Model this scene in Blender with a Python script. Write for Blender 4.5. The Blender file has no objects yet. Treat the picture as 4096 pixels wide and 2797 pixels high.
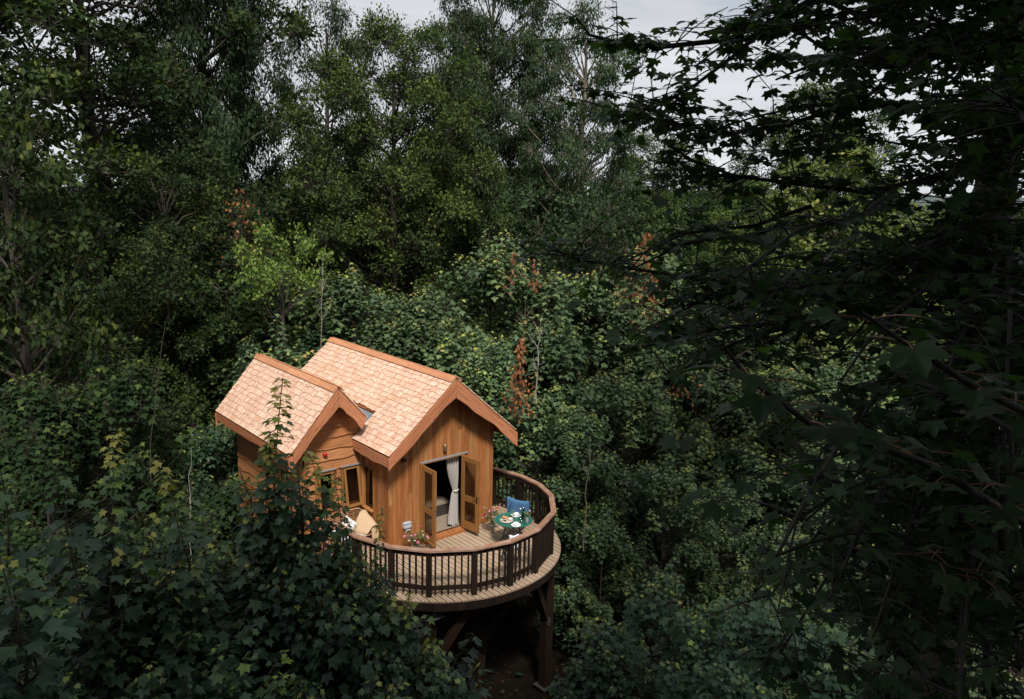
import bpy, math, random
import numpy as np

# ------------------------------------------------------------------ camera, sky, sun, exposure
scn = bpy.context.scene
COL = scn.collection
RNG = np.random.default_rng(7)
random.seed(7)

CAM = np.array([-9.291, -15.4204, 8.6535])
YAW, PITCH, ROLL, FPX = 0.7034, 0.1965, 0.0218, 3147.9
fw = np.array([math.sin(YAW)*math.cos(PITCH), math.cos(YAW)*math.cos(PITCH), -math.sin(PITCH)])
rt = np.array([math.cos(YAW), -math.sin(YAW), 0.0])
up = np.cross(rt, fw)
r2 = rt*math.cos(ROLL)+up*math.sin(ROLL)
u2 = -rt*math.sin(ROLL)+up*math.cos(ROLL)
from mathutils import Matrix, Vector
cd = bpy.data.cameras.new('camera')
cam = bpy.data.objects.new('camera', cd)
COL.objects.link(cam)
m = Matrix(((r2[0], u2[0], -fw[0], CAM[0]), (r2[1], u2[1], -fw[1], CAM[1]), (r2[2], u2[2], -fw[2], CAM[2]), (0, 0, 0, 1)))
cam.matrix_world = m
cd.sensor_width = 36.0
cd.lens = FPX/4096*36.0
cd.clip_start = 0.05
cd.clip_end = 6000
scn.camera = cam

SUN_DIR = np.array([-0.305, -0.55, 0.755]); SUN_DIR /= np.linalg.norm(SUN_DIR)
SUN_EL = math.asin(SUN_DIR[2]); SUN_AZ = math.atan2(SUN_DIR[0], SUN_DIR[1])
world = bpy.data.worlds.new('World'); scn.world = world; world.use_nodes = True
wt = world.node_tree; wt.nodes.clear()
def WN(t, **k):
    n = wt.nodes.new(t)
    for a, b in k.items(): setattr(n, a, b)
    return n
sky = WN('ShaderNodeTexSky', sky_type='NISHITA', sun_disc=False, sun_elevation=SUN_EL, sun_rotation=SUN_AZ)
sky.dust_density = 1.5
tc = WN('ShaderNodeTexCoord')
mp = WN('ShaderNodeMapping'); mp.inputs['Scale'].default_value = (1, 1, 3.2)
nz = WN('ShaderNodeTexNoise'); nz.inputs['Scale'].default_value = 2.6; nz.inputs['Detail'].default_value = 7; nz.inputs['Roughness'].default_value = 0.55
rp = WN('ShaderNodeValToRGB')
rp.color_ramp.elements[0].position = 0.30; rp.color_ramp.elements[0].color = (5.2, 5.45, 5.9, 1)
rp.color_ramp.elements[1].position = 0.68; rp.color_ramp.elements[1].color = (8.2, 8.35, 8.6, 1)
rm = WN('ShaderNodeMapRange'); rm.inputs['From Min'].default_value = 0.12; rm.inputs['From Max'].default_value = 0.34
mx = WN('ShaderNodeMix', data_type='RGBA')
bg = WN('ShaderNodeBackground'); bg.inputs['Strength'].default_value = 0.112
wo = WN('ShaderNodeOutputWorld')
L = wt.links.new
L(tc.outputs['Generated'], mp.inputs['Vector']); L(mp.outputs[0], nz.inputs['Vector']); L(nz.outputs['Fac'], rp.inputs['Fac'])
L(nz.outputs['Fac'], rm.inputs['Value']); L(rm.outputs[0], mx.inputs['Factor'])
L(sky.outputs[0], mx.inputs['A']); L(rp.outputs[0], mx.inputs['B']); L(mx.outputs['Result'], bg.inputs['Color']); L(bg.outputs[0], wo.inputs['Surface'])

sd = bpy.data.lights.new('sun', 'SUN'); sd.energy = 5.0; sd.angle = math.radians(9); sd.color = (1.0, 0.93, 0.83)
sun = bpy.data.objects.new('sun', sd); COL.objects.link(sun)
sun.rotation_euler = Vector(SUN_DIR).to_track_quat('Z', 'Y').to_euler()
sun.location = (0, 0, 40)

scn.view_settings.view_transform = 'Standard'
scn.view_settings.look = 'None'
scn.view_settings.exposure = 0.0
scn.view_settings.gamma = 1.0
scn.view_settings.use_curve_mapping = False
scn.cycles.max_bounces = 6
scn.cycles.diffuse_bounces = 2
scn.cycles.transparent_max_bounces = 8
scn.cycles.use_denoising = True

# ------------------------------------------------------------------ object helpers
WL = {}   # world location of every object
def thing(name, label, cat, loc=(0, 0, 0), group=None, kind=None):
    o = bpy.data.objects.new(name, None); COL.objects.link(o)
    o.location = loc; o.empty_display_size = 0.2
    WL[o] = np.array(loc, float)
    o['label'] = label; o['category'] = cat
    if group: o['group'] = group
    if kind: o['kind'] = kind
    return o

class MB:
    """collects shapes given in world coordinates"""
    def __init__(s):
        s.v = []; s.f = []; s.w = []; s.r = []; s.m = []; s.sm = []
    def add(s, vs, fs, ws=None, rnd=None, mi=0, smooth=False):
        b = len(s.v)
        if rnd is None: rnd = random.random()
        vs = [tuple(map(float, v)) for v in vs]
        if ws is None: ws = vs
        s.v += vs; s.w += [tuple(map(float, w)) for w in ws]; s.r += [rnd]*len(vs)
        for f in fs:
            s.f.append([b+i for i in f]); s.m.append(mi); s.sm.append(smooth)
    def box(s, c, size, R=None, rnd=None, mi=0):
        """size along the rows of R (3x3); grain follows the longest side"""
        R = np.eye(3) if R is None else np.array(R, float)
        h = np.array(size)/2.0
        off = np.array([random.uniform(0, 50), random.uniform(0, 9), random.uniform(0, 9)])
        order = np.argsort([-x for x in size])
        vs = []; ws = []
        for k in range(8):
            l = np.array([(-1, 1)[k & 1], (-1, 1)[(k >> 1) & 1], (-1, 1)[(k >> 2) & 1]])*h
            vs.append(np.array(c)+l@R); ws.append(l[order]+off)
        s.add(vs, [(0, 2, 3, 1), (4, 5, 7, 6), (0, 1, 5, 4), (2, 6, 7, 3), (0, 4, 6, 2), (1, 3, 7, 5)], ws, rnd, mi)
    def bar(s, a, b, w, h, upv=(0, 0, 1), rnd=None, mi=0):
        a = np.array(a, float); b = np.array(b, float); d = b-a; Ln = np.linalg.norm(d); d /= Ln
        sd_ = np.cross(d, upv); sd_ /= np.linalg.norm(sd_); uu = np.cross(sd_, d)
        s.box((a+b)/2, (Ln, w, h), [d, sd_, uu], rnd, mi)
    def prism(s, pts, o, ux, uy, t, rnd=None, mi=0, grain=0):
        """2D outline pts in frame o,ux,uy, extruded by t along ux x uy"""
        o = np.array(o, float); ux = np.array(ux, float); uy = np.array(uy, float); n = np.cross(ux, uy); n /= np.linalg.norm(n)
        off = np.array([random.uniform(0, 50), random.uniform(0, 9), random.uniform(0, 9)])
        N = len(pts); vs = []; ws = []
        for z in (0, t):
            for p in pts:
                vs.append(o+ux*p[0]+uy*p[1]+n*z)
                ws.append((np.array([p[0], p[1], z]) if grain == 0 else np.array([p[1], p[0], z]))+off)
        fs = [list(range(N))[::-1], list(range(N, 2*N))]+[(i, (i+1) % N, N+(i+1) % N, N+i) for i in range(N)]
        s.add(vs, fs, ws, rnd, mi)
    def tube(s, pts, rad, sides=6, rnd=None, mi=0, cap=True):
        pts = [np.array(p, float) for p in pts]; n = len(pts)
        if not hasattr(rad, '__len__'): rad = [rad]*n
        vs = []; ws = []; L_ = 0; prev = None
        off = random.uniform(0, 40)
        for i, p in enumerate(pts):
            d = pts[min(i+1, n-1)]-pts[max(i-1, 0)]; d /= (np.linalg.norm(d)+1e-9)
            if prev is None:
                a = np.cross(d, (0, 0, 1) if abs(d[2]) < 0.9 else (1, 0, 0))
            else: a = prev-d*(prev@d)
            a /= np.linalg.norm(a); prev = a; b = np.cross(d, a)
            if i: L_ += np.linalg.norm(p-pts[i-1])
            for k in range(sides):
                t = 2*math.pi*k/sides
                q = (a*math.cos(t)+b*math.sin(t))*rad[i]
                vs.append(p+q); ws.append((L_+off, math.cos(t)*rad[i], math.sin(t)*rad[i]))
        fs = []
        for i in range(n-1):
            for k in range(sides):
                k2 = (k+1) % sides
                fs.append((i*sides+k, i*sides+k2, (i+1)*sides+k2, (i+1)*sides+k))
        if cap: fs += [list(range(sides))[::-1], [(n-1)*sides+k for k in range(sides)]]
        s.add(vs, fs, ws, rnd, mi, True)
    def lathe(s, prof, c, seg=20, rnd=None, mi=0, sx=1.0, sy=1.0):
        vs = []; fs = []; n = len(prof)
        for r, z in prof:
            for k in range(seg):
                t = 2*math.pi*k/seg
                vs.append((c[0]+r*math.cos(t)*sx, c[1]+r*math.sin(t)*sy, c[2]+z))
        for i in range(n-1):
            for k in range(seg):
                k2 = (k+1) % seg
                fs.append((i*seg+k, i*seg+k2, (i+1)*seg+k2, (i+1)*seg+k))
        fs += [list(range(seg))[::-1], [(n-1)*seg+k for k in range(seg)]]
        s.add(vs, fs, None, rnd, mi, True)
    def mesh(s, name, org):
        me = bpy.data.meshes.new(name)
        v = np.array(s.v)-org
        me.from_pydata([tuple(x) for x in v], [], s.f)
        a = me.attributes.new('wc', 'FLOAT_VECTOR', 'POINT'); a.data.foreach_set('vector', np.array(s.w, np.float32).ravel())
        a = me.attributes.new('rnd', 'FLOAT', 'POINT'); a.data.foreach_set('value', np.array(s.r, np.float32))
        me.polygons.foreach_set('material_index', s.m); me.polygons.foreach_set('use_smooth', s.sm)
        me.update()
        return me

def build(name, mb, mats, parent=None, label=None, cat=None, group=None, kind=None, base=False):
    v = np.array(mb.v)
    org = (v.min(0)+v.max(0))/2
    if base or parent is None: org[2] = v[:, 2].min()
    me = mb.mesh(name, org)
    if not isinstance(mats, (list, tuple)): mats = [mats]
    for x in mats: me.materials.append(x)
    o = bpy.data.objects.new(name, me); COL.objects.link(o)
    WL[o] = org
    if parent is not None:
        o.parent = parent; o.location = org-WL[parent]
    else: o.location = org
    if label: o['label'] = label
    if cat: o['category'] = cat
    if group: o['group'] = group
    if kind: o['kind'] = kind
    return o

# ------------------------------------------------------------------ materials
def nodes(name):
    m_ = bpy.data.materials.new(name); m_.use_nodes = True
    nt = m_.node_tree; b = nt.nodes['Principled BSDF']
    return m_, nt, b
def ramp(nt, cols):
    r = nt.nodes.new('ShaderNodeValToRGB'); e = r.color_ramp.elements
    for i, (p, c) in enumerate(cols):
        if i < 2: e[i].position = p
        else: e.new(p)
        e[i].color = (*c, 1)
    return r
def wood(name, cols, rough=0.7, grain=1.0, knots=0.0, bump=0.25, spec=0.3, wear=None):
    """cols: list of colours picked per piece; grain streaks along wc.x"""
    m_, nt, b = nodes(name); l = nt.links.new
    wc = nt.nodes.new('ShaderNodeAttribute'); wc.attribute_name = 'wc'
    rn = nt.nodes.new('ShaderNodeAttribute'); rn.attribute_name = 'rnd'
    mp_ = nt.nodes.new('ShaderNodeMapping'); mp_.inputs['Scale'].default_value = (2.2*grain, 34*grain, 34*grain)
    n1 = nt.nodes.new('ShaderNodeTexNoise'); n1.inputs['Scale'].default_value = 1; n1.inputs['Detail'].default_value = 5; n1.inputs['Distortion'].default_value = 0.6
    mp2 = nt.nodes.new('ShaderNodeMapping'); mp2.inputs['Scale'].default_value = (1.2, 6, 6)
    n2 = nt.nodes.new('ShaderNodeTexNoise'); n2.inputs['Scale'].default_value = 1; n2.inputs['Detail'].default_value = 3
    l(wc.outputs['Vector'], mp_.inputs['Vector']); l(mp_.outputs[0], n1.inputs['Vector'])
    l(wc.outputs['Vector'], mp2.inputs['Vector']); l(mp2.outputs[0], n2.inputs['Vector'])
    k = len(cols)
    cr = ramp(nt, [(i/(k-1), c) for i, c in enumerate(cols)])
    ad = nt.nodes.new('ShaderNodeMath'); ad.operation = 'MULTIPLY_ADD'; ad.inputs[1].default_value = 0.35; 
    l(n2.outputs['Fac'], ad.inputs[0]); 
    sb = nt.nodes.new('ShaderNodeMath'); sb.operation = 'SUBTRACT'; sb.inputs[1].default_value = 0.175
    l(rn.outputs['Fac'], sb.inputs[0]); l(sb.outputs[0], ad.inputs[2]); l(ad.outputs[0], cr.inputs['Fac'])
    gr = ramp(nt, [(0.3, (0.62, 0.58, 0.55)), (0.62, (1.08, 1.08, 1.08))])
    l(n1.outputs['Fac'], gr.inputs['Fac'])
    mu = nt.nodes.new('ShaderNodeMix'); mu.data_type = 'RGBA'; mu.blend_type = 'MULTIPLY'; mu.inputs['Factor'].default_value = 0.8
    l(cr.outputs[0], mu.inputs['A']); l(gr.outputs[0], mu.inputs['B'])
    out = mu.outputs['Result']
    if knots > 0:
        mp3 = nt.nodes.new('ShaderNodeMapping'); mp3.inputs['Scale'].default_value = (2.6, 7.5, 7.5)
        vo = nt.nodes.new('ShaderNodeTexVoronoi'); vo.inputs['Scale'].default_value = 1.0
        kr = ramp(nt, [(0.05, (0.25, 0.16, 0.10)), (0.16, (1, 1, 1))])
        l(wc.outputs['Vector'], mp3.inputs['Vector']); l(mp3.outputs[0], vo.inputs['Vector']); l(vo.outputs['Distance'], kr.inputs['Fac'])
        mk = nt.nodes.new('ShaderNodeMix'); mk.data_type = 'RGBA'; mk.blend_type = 'MULTIPLY'; mk.inputs['Factor'].default_value = knots
        l(out, mk.inputs['A']); l(kr.outputs[0], mk.inputs['B']); out = mk.outputs['Result']
    if wear:
        geo = nt.nodes.new('ShaderNodeTexCoord')
        n3 = nt.nodes.new('ShaderNodeTexNoise'); n3.inputs['Scale'].default_value = wear[0]; n3.inputs['Detail'].default_value = 6
        l(geo.outputs['Object'], n3.inputs['Vector'])
        wr = ramp(nt, [(0.42, (0, 0, 0)), (0.68, (1, 1, 1))]); l(n3.outputs['Fac'], wr.inputs['Fac'])
        mw = nt.nodes.new('ShaderNodeMix'); mw.data_type = 'RGBA'
        ms = nt.nodes.new('ShaderNodeMath'); ms.operation = 'MULTIPLY'; ms.inputs[1].default_value = wear[2]
        l(wr.outputs[0], ms.inputs[0]); l(ms.outputs[0], mw.inputs['Factor']); l(out, mw.inputs['A']); mw.inputs['B'].default_value = (*wear[1], 1); out = mw.outputs['Result']
    l(out, b.inputs['Base Color'])
    b.inputs['Roughness'].default_value = rough; b.inputs['Specular IOR Level'].default_value = spec
    bp = nt.nodes.new('ShaderNodeBump'); bp.inputs['Strength'].default_value = bump; bp.inputs['Distance'].default_value = 0.004
    l(n1.outputs['Fac'], bp.inputs['Height']); l(bp.outputs[0], b.inputs['Normal'])
    return m_
def plain(name, col, rough=0.5, metal=0.0, spec=0.5, var=0.12, scale=30, trans=0.0, bump=0.0):
    m_, nt, b = nodes(name); l = nt.links.new
    t = nt.nodes.new('ShaderNodeTexCoord'); n = nt.nodes.new('ShaderNodeTexNoise'); n.inputs['Scale'].default_value = scale; n.inputs['Detail'].default_value = 4
    l(t.outputs['Object'], n.inputs['Vector'])
    r = ramp(nt, [(0.3, tuple(c*(1-var) for c in col)), (0.7, tuple(min(1, c*(1+var)) for c in col))])
    l(n.outputs['Fac'], r.inputs['Fac']); l(r.outputs[0], b.inputs['Base Color'])
    b.inputs['Roughness'].default_value = rough; b.inputs['Metallic'].default_value = metal; b.inputs['Specular IOR Level'].default_value = spec
    if trans: b.inputs['Transmission Weight'].default_value = trans
    if bump:
        bp = nt.nodes.new('ShaderNodeBump'); bp.inputs['Strength'].default_value = bump; bp.inputs['Distance'].default_value = 0.01
        l(n.outputs['Fac'], bp.inputs['Height']); l(bp.outputs[0], b.inputs['Normal'])
    return m_
def pane_mat(name, tint=(0.9, 0.93, 0.92), fac=0.12):
    m_, nt, b = nodes(name); l = nt.links.new
    nt.nodes.remove(b)
    tr = nt.nodes.new('ShaderNodeBsdfTransparent'); tr.inputs[0].default_value = (*tint, 1)
    gl = nt.nodes.new('ShaderNodeBsdfGlossy'); gl.inputs['Roughness'].default_value = 0.03
    n = nt.nodes.new('ShaderNodeTexNoise'); n.inputs['Scale'].default_value = 3
    r = nt.nodes.new('ShaderNodeMapRange'); r.inputs['To Min'].default_value = 0.02; r.inputs['To Max'].default_value = 0.06
    l(n.outputs['Fac'], r.inputs['Value']); l(r.outputs[0], gl.inputs['Roughness'])
    fr = nt.nodes.new('ShaderNodeLayerWeight'); fr.inputs['Blend'].default_value = 0.5
    pw = nt.nodes.new('ShaderNodeMath'); pw.operation = 'POWER'; pw.inputs[1].default_value = 4.0
    ad = nt.nodes.new('ShaderNodeMath'); ad.operation = 'MULTIPLY_ADD'; ad.inputs[1].default_value = 0.7; ad.inputs[2].default_value = 0.04+fac*0.1
    l(fr.outputs['Facing'], pw.inputs[0])
    mi_ = nt.nodes.new('ShaderNodeMixShader')
    l(pw.outputs[0], ad.inputs[0]); l(ad.outputs[0], mi_.inputs[0]); l(tr.outputs[0], mi_.inputs[1]); l(gl.outputs[0], mi_.inputs[2])
    l(mi_.outputs[0], nt.nodes['Material Output'].inputs['Surface'])
    return m_

M = {}
M['shingle'] = wood('cedar_shingle', [(0.58, 0.35, 0.245), (0.645, 0.425, 0.31), (0.68, 0.46, 0.345), (0.74, 0.54, 0.43), (0.62, 0.42, 0.325)], 0.75, 1.0, 0.25, 0.3, 0.2)
M['ridge'] = wood('ridge_board_cedar', [(0.50, 0.235, 0.125), (0.60, 0.30, 0.165)], 0.7, 0.8, 0.5, 0.2, 0.25)
M['fascia'] = wood('waney_bargeboard', [(0.40, 0.155, 0.075), (0.46, 0.20, 0.105)], 0.7, 0.7, 0.7, 0.2, 0.2)
M['plank'] = wood('cedar_cladding', [(0.23, 0.075, 0.022), (0.32, 0.12, 0.038), (0.39, 0.17, 0.06), (0.28, 0.105, 0.035), (0.36, 0.175, 0.07)], 0.65, 0.8, 0.45, 0.25, 0.25)
M['waney'] = wood('waney_edge_cladding', [(0.36, 0.15, 0.06), (0.44, 0.205, 0.09)], 0.7, 0.6, 0.85, 0.3, 0.2)
M['frame'] = wood('oak_joinery', [(0.25, 0.115, 0.035), (0.31, 0.15, 0.050)], 0.5, 0.8, 0.3, 0.15, 0.35)
M['deck'] = wood('deck_board_wood', [(0.25, 0.165, 0.115), (0.31, 0.21, 0.15), (0.36, 0.255, 0.19)], 0.8, 1.0, 0.15, 0.3, 0.2)
M['strip'] = plain('antislip_strip', (0.60, 0.53, 0.37), 0.9, var=0.15, scale=60)
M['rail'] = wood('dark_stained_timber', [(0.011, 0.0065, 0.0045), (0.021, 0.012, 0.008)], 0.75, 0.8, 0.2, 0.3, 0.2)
M['handrail'] = wood('weathered_handrail', [(0.25, 0.13, 0.08), (0.31, 0.17, 0.11)], 0.75, 0.7, 0.25, 0.3, 0.3, wear=(4.0, (0.42, 0.30, 0.24), 0.6))
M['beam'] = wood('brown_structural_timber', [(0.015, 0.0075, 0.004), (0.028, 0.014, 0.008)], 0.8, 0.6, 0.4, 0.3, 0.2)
M['lead'] = plain('grey_lead_sheet', (0.24, 0.27, 0.32), 0.45, 0.3, var=0.1, scale=8)
M['rust'] = plain('dull_galvanised_steel', (0.10, 0.105, 0.11), 0.55, 0.4, var=0.3, scale=20)
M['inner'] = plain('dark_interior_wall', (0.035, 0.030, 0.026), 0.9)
M['carpet'] = plain('beige_carpet', (0.26, 0.21, 0.165), 0.95, var=0.35, scale=120, bump=0.4)
M['curtain'] = plain('linen_curtain', (0.42, 0.395, 0.385), 0.9, var=0.06, scale=80)
M['blackmetal'] = plain('black_metal', (0.02, 0.02, 0.02), 0.4, 0.5)
M['steel'] = plain('brushed_steel', (0.55, 0.55, 0.56), 0.3, 1.0)
M['pane'] = pane_mat('window_glass', (0.62, 0.60, 0.56), 0.2)
M['bronze'] = plain('aged_bronze', (0.36, 0.28, 0.16), 0.35, 0.85, var=0.2)
M['red'] = plain('red_plastic', (0.42, 0.006, 0.012), 0.25, 0.0, 0.6, var=0.03)
M['greybox'] = plain('grey_plastic', (0.42, 0.46, 0.54), 0.5, var=0.04)
M['green'] = plain('green_enamel', (0.018, 0.125, 0.095), 0.45, 0.0, 0.4, var=0.08, scale=12)
M['dkgreen'] = plain('dark_green_metal', (0.012, 0.035, 0.028), 0.4, 0.3)
M['blue'] = plain('blue_wool', (0.045, 0.125, 0.26), 0.95, var=0.6, scale=90, bump=0.6)
M['white'] = plain('white_ceramic', (0.78, 0.79, 0.82), 0.25, var=0.02)
M['lilac'] = plain('lilac_white_cloth', (0.68, 0.68, 0.80), 0.85, var=0.1)
M['stone'] = plain('speckled_stoneware', (0.52, 0.45, 0.39), 0.5, var=0.12, scale=70)
M['greyvase'] = plain('grey_stoneware', (0.28, 0.29, 0.25), 0.6, var=0.2, scale=90)
M['bread'] = plain('baked_pastry', (0.62, 0.26, 0.10), 0.6, var=0.3, scale=40)
M['dark'] = plain('dark_preserve', (0.035, 0.014, 0.012), 0.35, var=0.3)
M['juice'] = plain('green_drink', (0.10, 0.19, 0.03), 0.3, var=0.3, scale=60)
M['yoghurt'] = plain('yoghurt', (0.72, 0.66, 0.60), 0.5, var=0.1)
M['glass'] = pane_mat('clear_glassware', (0.90, 0.94, 0.93), 0.35)
M['glassgreen'] = pane_mat('green_bottle_glass', (0.16, 0.28, 0.20), 0.3)
M['wicker'] = plain('rattan_cane', (0.42, 0.23, 0.13), 0.6, var=0.25, scale=30)
M['beige'] = plain('beige_wool_throw', (0.50, 0.36, 0.225), 0.95, var=0.10, scale=120, bump=0.5)
M['fringe'] = plain('cream_fringe', (0.75, 0.70, 0.58), 0.9, var=0.1)
M['stem'] = plain('flower_stem_green', (0.06, 0.11, 0.03), 0.7, var=0.3)
M['pink'] = plain('pink_petals', (0.72, 0.24, 0.36), 0.7, var=0.3, scale=80)
M['crimson'] = plain('crimson_petals', (0.36, 0.012, 0.05), 0.7, var=0.3, scale=80)
M['orange'] = plain('orange_petals', (0.80, 0.25, 0.03), 0.7, var=0.2)
M['lilacp'] = plain('pale_lilac_petals', (0.70, 0.55, 0.68), 0.7, var=0.2, scale=80)

def checker():
    m_, nt, b = nodes('checked_cushion_cloth'); l = nt.links.new
    t = nt.nodes.new('ShaderNodeAttribute'); t.attribute_name = 'wc'
    c = nt.nodes.new('ShaderNodeTexChecker'); c.inputs['Scale'].default_value = 11.0
    mp_ = nt.nodes.new('ShaderNodeMapping'); mp_.inputs['Rotation'].default_value = (0, 0, math.radians(45))
    c.inputs['Color1'].default_value = (0.80, 0.80, 0.82, 1); c.inputs['Color2'].default_value = (0.42, 0.38, 0.34, 1)
    l(t.outputs['Vector'], mp_.inputs['Vector']); l(mp_.outputs[0], c.inputs['Vector']); l(c.outputs['Color'], b.inputs['Base Color'])
    b.inputs['Roughness'].default_value = 0.9
    return m_
M['checker'] = checker()

# ------------------------------------------------------------------ ground
HD = np.array([-0.516, -0.857])
def gz(x, y):
    x = np.asarray(x, float); y = np.asarray(y, float)
    s = x*HD[0]+y*HD[1]
    lat = x*0.857-y*0.516
    g = -4.1+np.maximum(0, s-5.5)*0.42*1.0/(1+np.maximum(0, s-5.5)*0.02)
    g = g+np.maximum(0, -s-14)*0.055*np.exp(-np.maximum(0, -s-14)/90)
    g = g+np.maximum(0, -lat-6)*0.04*np.exp(-np.maximum(0, -lat-6)/60)
    g = g+0.18*np.sin(x*0.9+1.3)*np.cos(y*0.7)+0.1*np.sin(x*2.3)*np.sin(y*1.9+0.4)
    far = np.hypot(x, y)
    return g-np.clip((far-60)/200, 0, 1)*6
def ground():
    n = 190
    t = np.linspace(-1, 1, n)
    ax = np.sinh(t*6.2)/math.sinh(6.2)*5000
    X, Y = np.meshgrid(ax, ax, indexing='ij'); Z = gz(X, Y)
    me = bpy.data.meshes.new('ground')
    V = np.stack([X, Y, Z], -1).reshape(-1, 3)
    i = np.arange(n-1)[:, None]*n+np.arange(n-1)[None, :]
    F = np.stack([i, i+n, i+n+1, i+1], -1).reshape(-1, 4)
    me.from_pydata(V.tolist(), [], F.tolist()); me.polygons.foreach_set('use_smooth', [True]*len(F))
    o = bpy.data.objects.new('ground', me); COL.objects.link(o); o['kind'] = 'structure'
    o['label'] = 'dark woodland floor of soil and fallen leaves under the trees'
    m_, nt, b = nodes('woodland_floor'); l = nt.links.new
    tc_ = nt.nodes.new('ShaderNodeTexCoord')
    n1 = nt.nodes.new('ShaderNodeTexNoise'); n1.inputs['Scale'].default_value = 1.6; n1.inputs['Detail'].default_value = 9; n1.inputs['Roughness'].default_value = 0.7
    vo = nt.nodes.new('ShaderNodeTexVoronoi'); vo.inputs['Scale'].default_value = 9
    l(tc_.outputs['Object'], n1.inputs['Vector']); l(tc_.outputs['Object'], vo.inputs['Vector'])
    r = ramp(nt, [(0.35, (0.007, 0.0055, 0.004)), (0.55, (0.014, 0.010, 0.007)), (0.78, (0.035, 0.025, 0.017))])
    l(n1.outputs['Fac'], r.inputs['Fac'])
    r2_ = ramp(nt, [(0.0, (0.5, 0.45, 0.38)), (0.16, (0.35, 0.35, 0.35))])
    l(vo.outputs['Distance'], r2_.inputs['Fac'])
    mu = nt.nodes.new('ShaderNodeMix'); mu.data_type = 'RGBA'; mu.blend_type = 'OVERLAY'; mu.inputs['Factor'].default_value = 0.2
    l(r.outputs[0], mu.inputs['A']); l(r2_.outputs[0], mu.inputs['B']); l(mu.outputs['Result'], b.inputs['Base Color'])
    b.inputs['Roughness'].default_value = 0.95; b.inputs['Specular IOR Level'].default_value = 0.1
    bp = nt.nodes.new('ShaderNodeBump'); bp.inputs['Strength'].default_value = 0.8; bp.inputs['Distance'].default_value = 0.06
    l(n1.outputs['Fac'], bp.inputs['Height']); l(bp.outputs[0], b.inputs['Normal'])
    me.materials.append(m_)
ground()
def track():
    me = bpy.data.meshes.new('gravel_track'); V = []; n = 60
    for i in range(n):
        t = i/(n-1); cx = -14.5+13.0*t; cy = 1.5-2.2*t+2.0*math.sin(t*2.5)
        for k in range(6):
            w = -2.6+5.2*k/5+0.25*math.sin(i*0.9+k); x = cx+w*0.25; y = cy+w
            V.append((x, y, float(gz(x, y))+0.03))
    me.from_pydata(V, [], [(i*6+k, (i+1)*6+k, (i+1)*6+k+1, i*6+k+1) for i in range(n-1) for k in range(5)])
    o = bpy.data.objects.new('gravel_track', me); COL.objects.link(o); o['kind'] = 'structure'; o['label'] = 'pale gravel clearing glimpsed through the leaves at lower left'
    me.materials.append(plain('pale_gravel', (0.42, 0.39, 0.36), 0.9, var=0.5, scale=14, bump=0.6))
track()

# ------------------------------------------------------------------ the treehouse
W = 3.21; RX = 1.604; RZ = 4.246; SL = 0.8517; YB = 5.82; YF = -0.535
XE = -0.27; XE2 = 3.53
def rz(x): return RZ-SL*abs(x-RX)
house = thing('treehouse', 'small cedar treehouse cabin with two shingled gable roofs and open double doors', 'treehouse', (1.0, 2.5, 0.0))
sticks = MB

# roof frames: slope frame (origin at ridge, u along -Y->+Y, d down slope, n normal)
roof_defs = []
def slope_frame(xr, zr, sl, sgn):
    d = np.array([sgn*1.0, 0, -sl]); d /= np.linalg.norm(d)
    u = np.array([0, 1.0, 0]); n = np.array([sgn*sl, 0, 1.0]); n /= np.linalg.norm(n)
    return d, u, n
COURSE = 0.147
SHN = []    # (distance, mesh data)
def shingles(xr, zr, sl, sgn, y0, y1, length, valid=None, coarse=False):
    d, u, n = slope_frame(xr, zr, sl, sgn)
    o = np.array([xr, 0, zr])
    nc = int(math.ceil((length-0.05)/COURSE))
    out = []
    for c in range(nc):
        sb = length-c*COURSE             # butt distance down slope
        y = y0-0.0 + random.uniform(-0.02, 0.0)
        while y < y1:
            w = random.choice([0.055, 0.065, 0.075, 0.09, 0.10, 0.115, 0.135])*random.uniform(0.92, 1.08)
            ya = max(y, y0); yb = min(y+w, y1)
            y += w
            if yb-ya < 0.03: continue
            b = sb+random.choice([0, 0, -0.028, 0.0, 0.022])*random.uniform(0.6, 1.2) if c else sb
            t0 = max(b-0.30, 0.02)
            if b-t0 < 0.06: continue
            if valid and not valid(((ya+yb)/2), b, xr+sgn*b*abs(d[0])): continue
            th = random.uniform(0.016, 0.024)
            lift = 0.014 + 0.022 + random.uniform(0, 0.004)
            g = 0.0035
            p = []
            for yy in (ya+g, yb-g):
                p += [o+u*yy+d*b+n*(lift-th), o+u*yy+d*b+n*lift, o+u*yy+d*t0+n*0.004, o+u*yy+d*t0+n*0.001]
            # 0..3 at ya ; 4..7 at yb
            off = np.array([random.uniform(0, 40), random.uniform(0, 9), random.uniform(0, 9)])
            L_ = b-t0; ww = yb-ya
            wv = [np.array(q)+off for q in ((L_, 0, 0), (L_, 0, th), (0, 0, th), (0, 0, 0), (L_, ww, 0), (L_, ww, th), (0, ww, th), (0, ww, 0))]
            fs = [(0, 1, 5, 4), (1, 2, 6, 5), (2, 3, 7, 6), (0, 4, 7, 3), (0, 3, 2, 1), (4, 5, 6, 7)]
            cen = (p[1]+p[5])/2
            out.append((np.linalg.norm(cen-CAM), p, fs, wv, random.random()))
    return out
Lm = (RX-XE)/math.cos(math.atan(SL)); Lm2 = (XE2-RX)/math.cos(math.atan(SL))
XW = -0.85; ZW = 4.11; SW = 1.144; YWF = 0.75; YWB = 5.4
Lw = (XW+2.09)/math.cos(math.atan(SW)); LwR = (-0.10-XW)/math.cos(math.atan(SW))
def rzw(x): return ZW-SW*abs(x-XW)
def valid_main(y, b, x):
    return not (y > 1.17 and x < 0.36)
groups = {}
groups['m'] = shingles(RX, RZ, SL, -1, YF, YB, Lm, valid_main)
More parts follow.
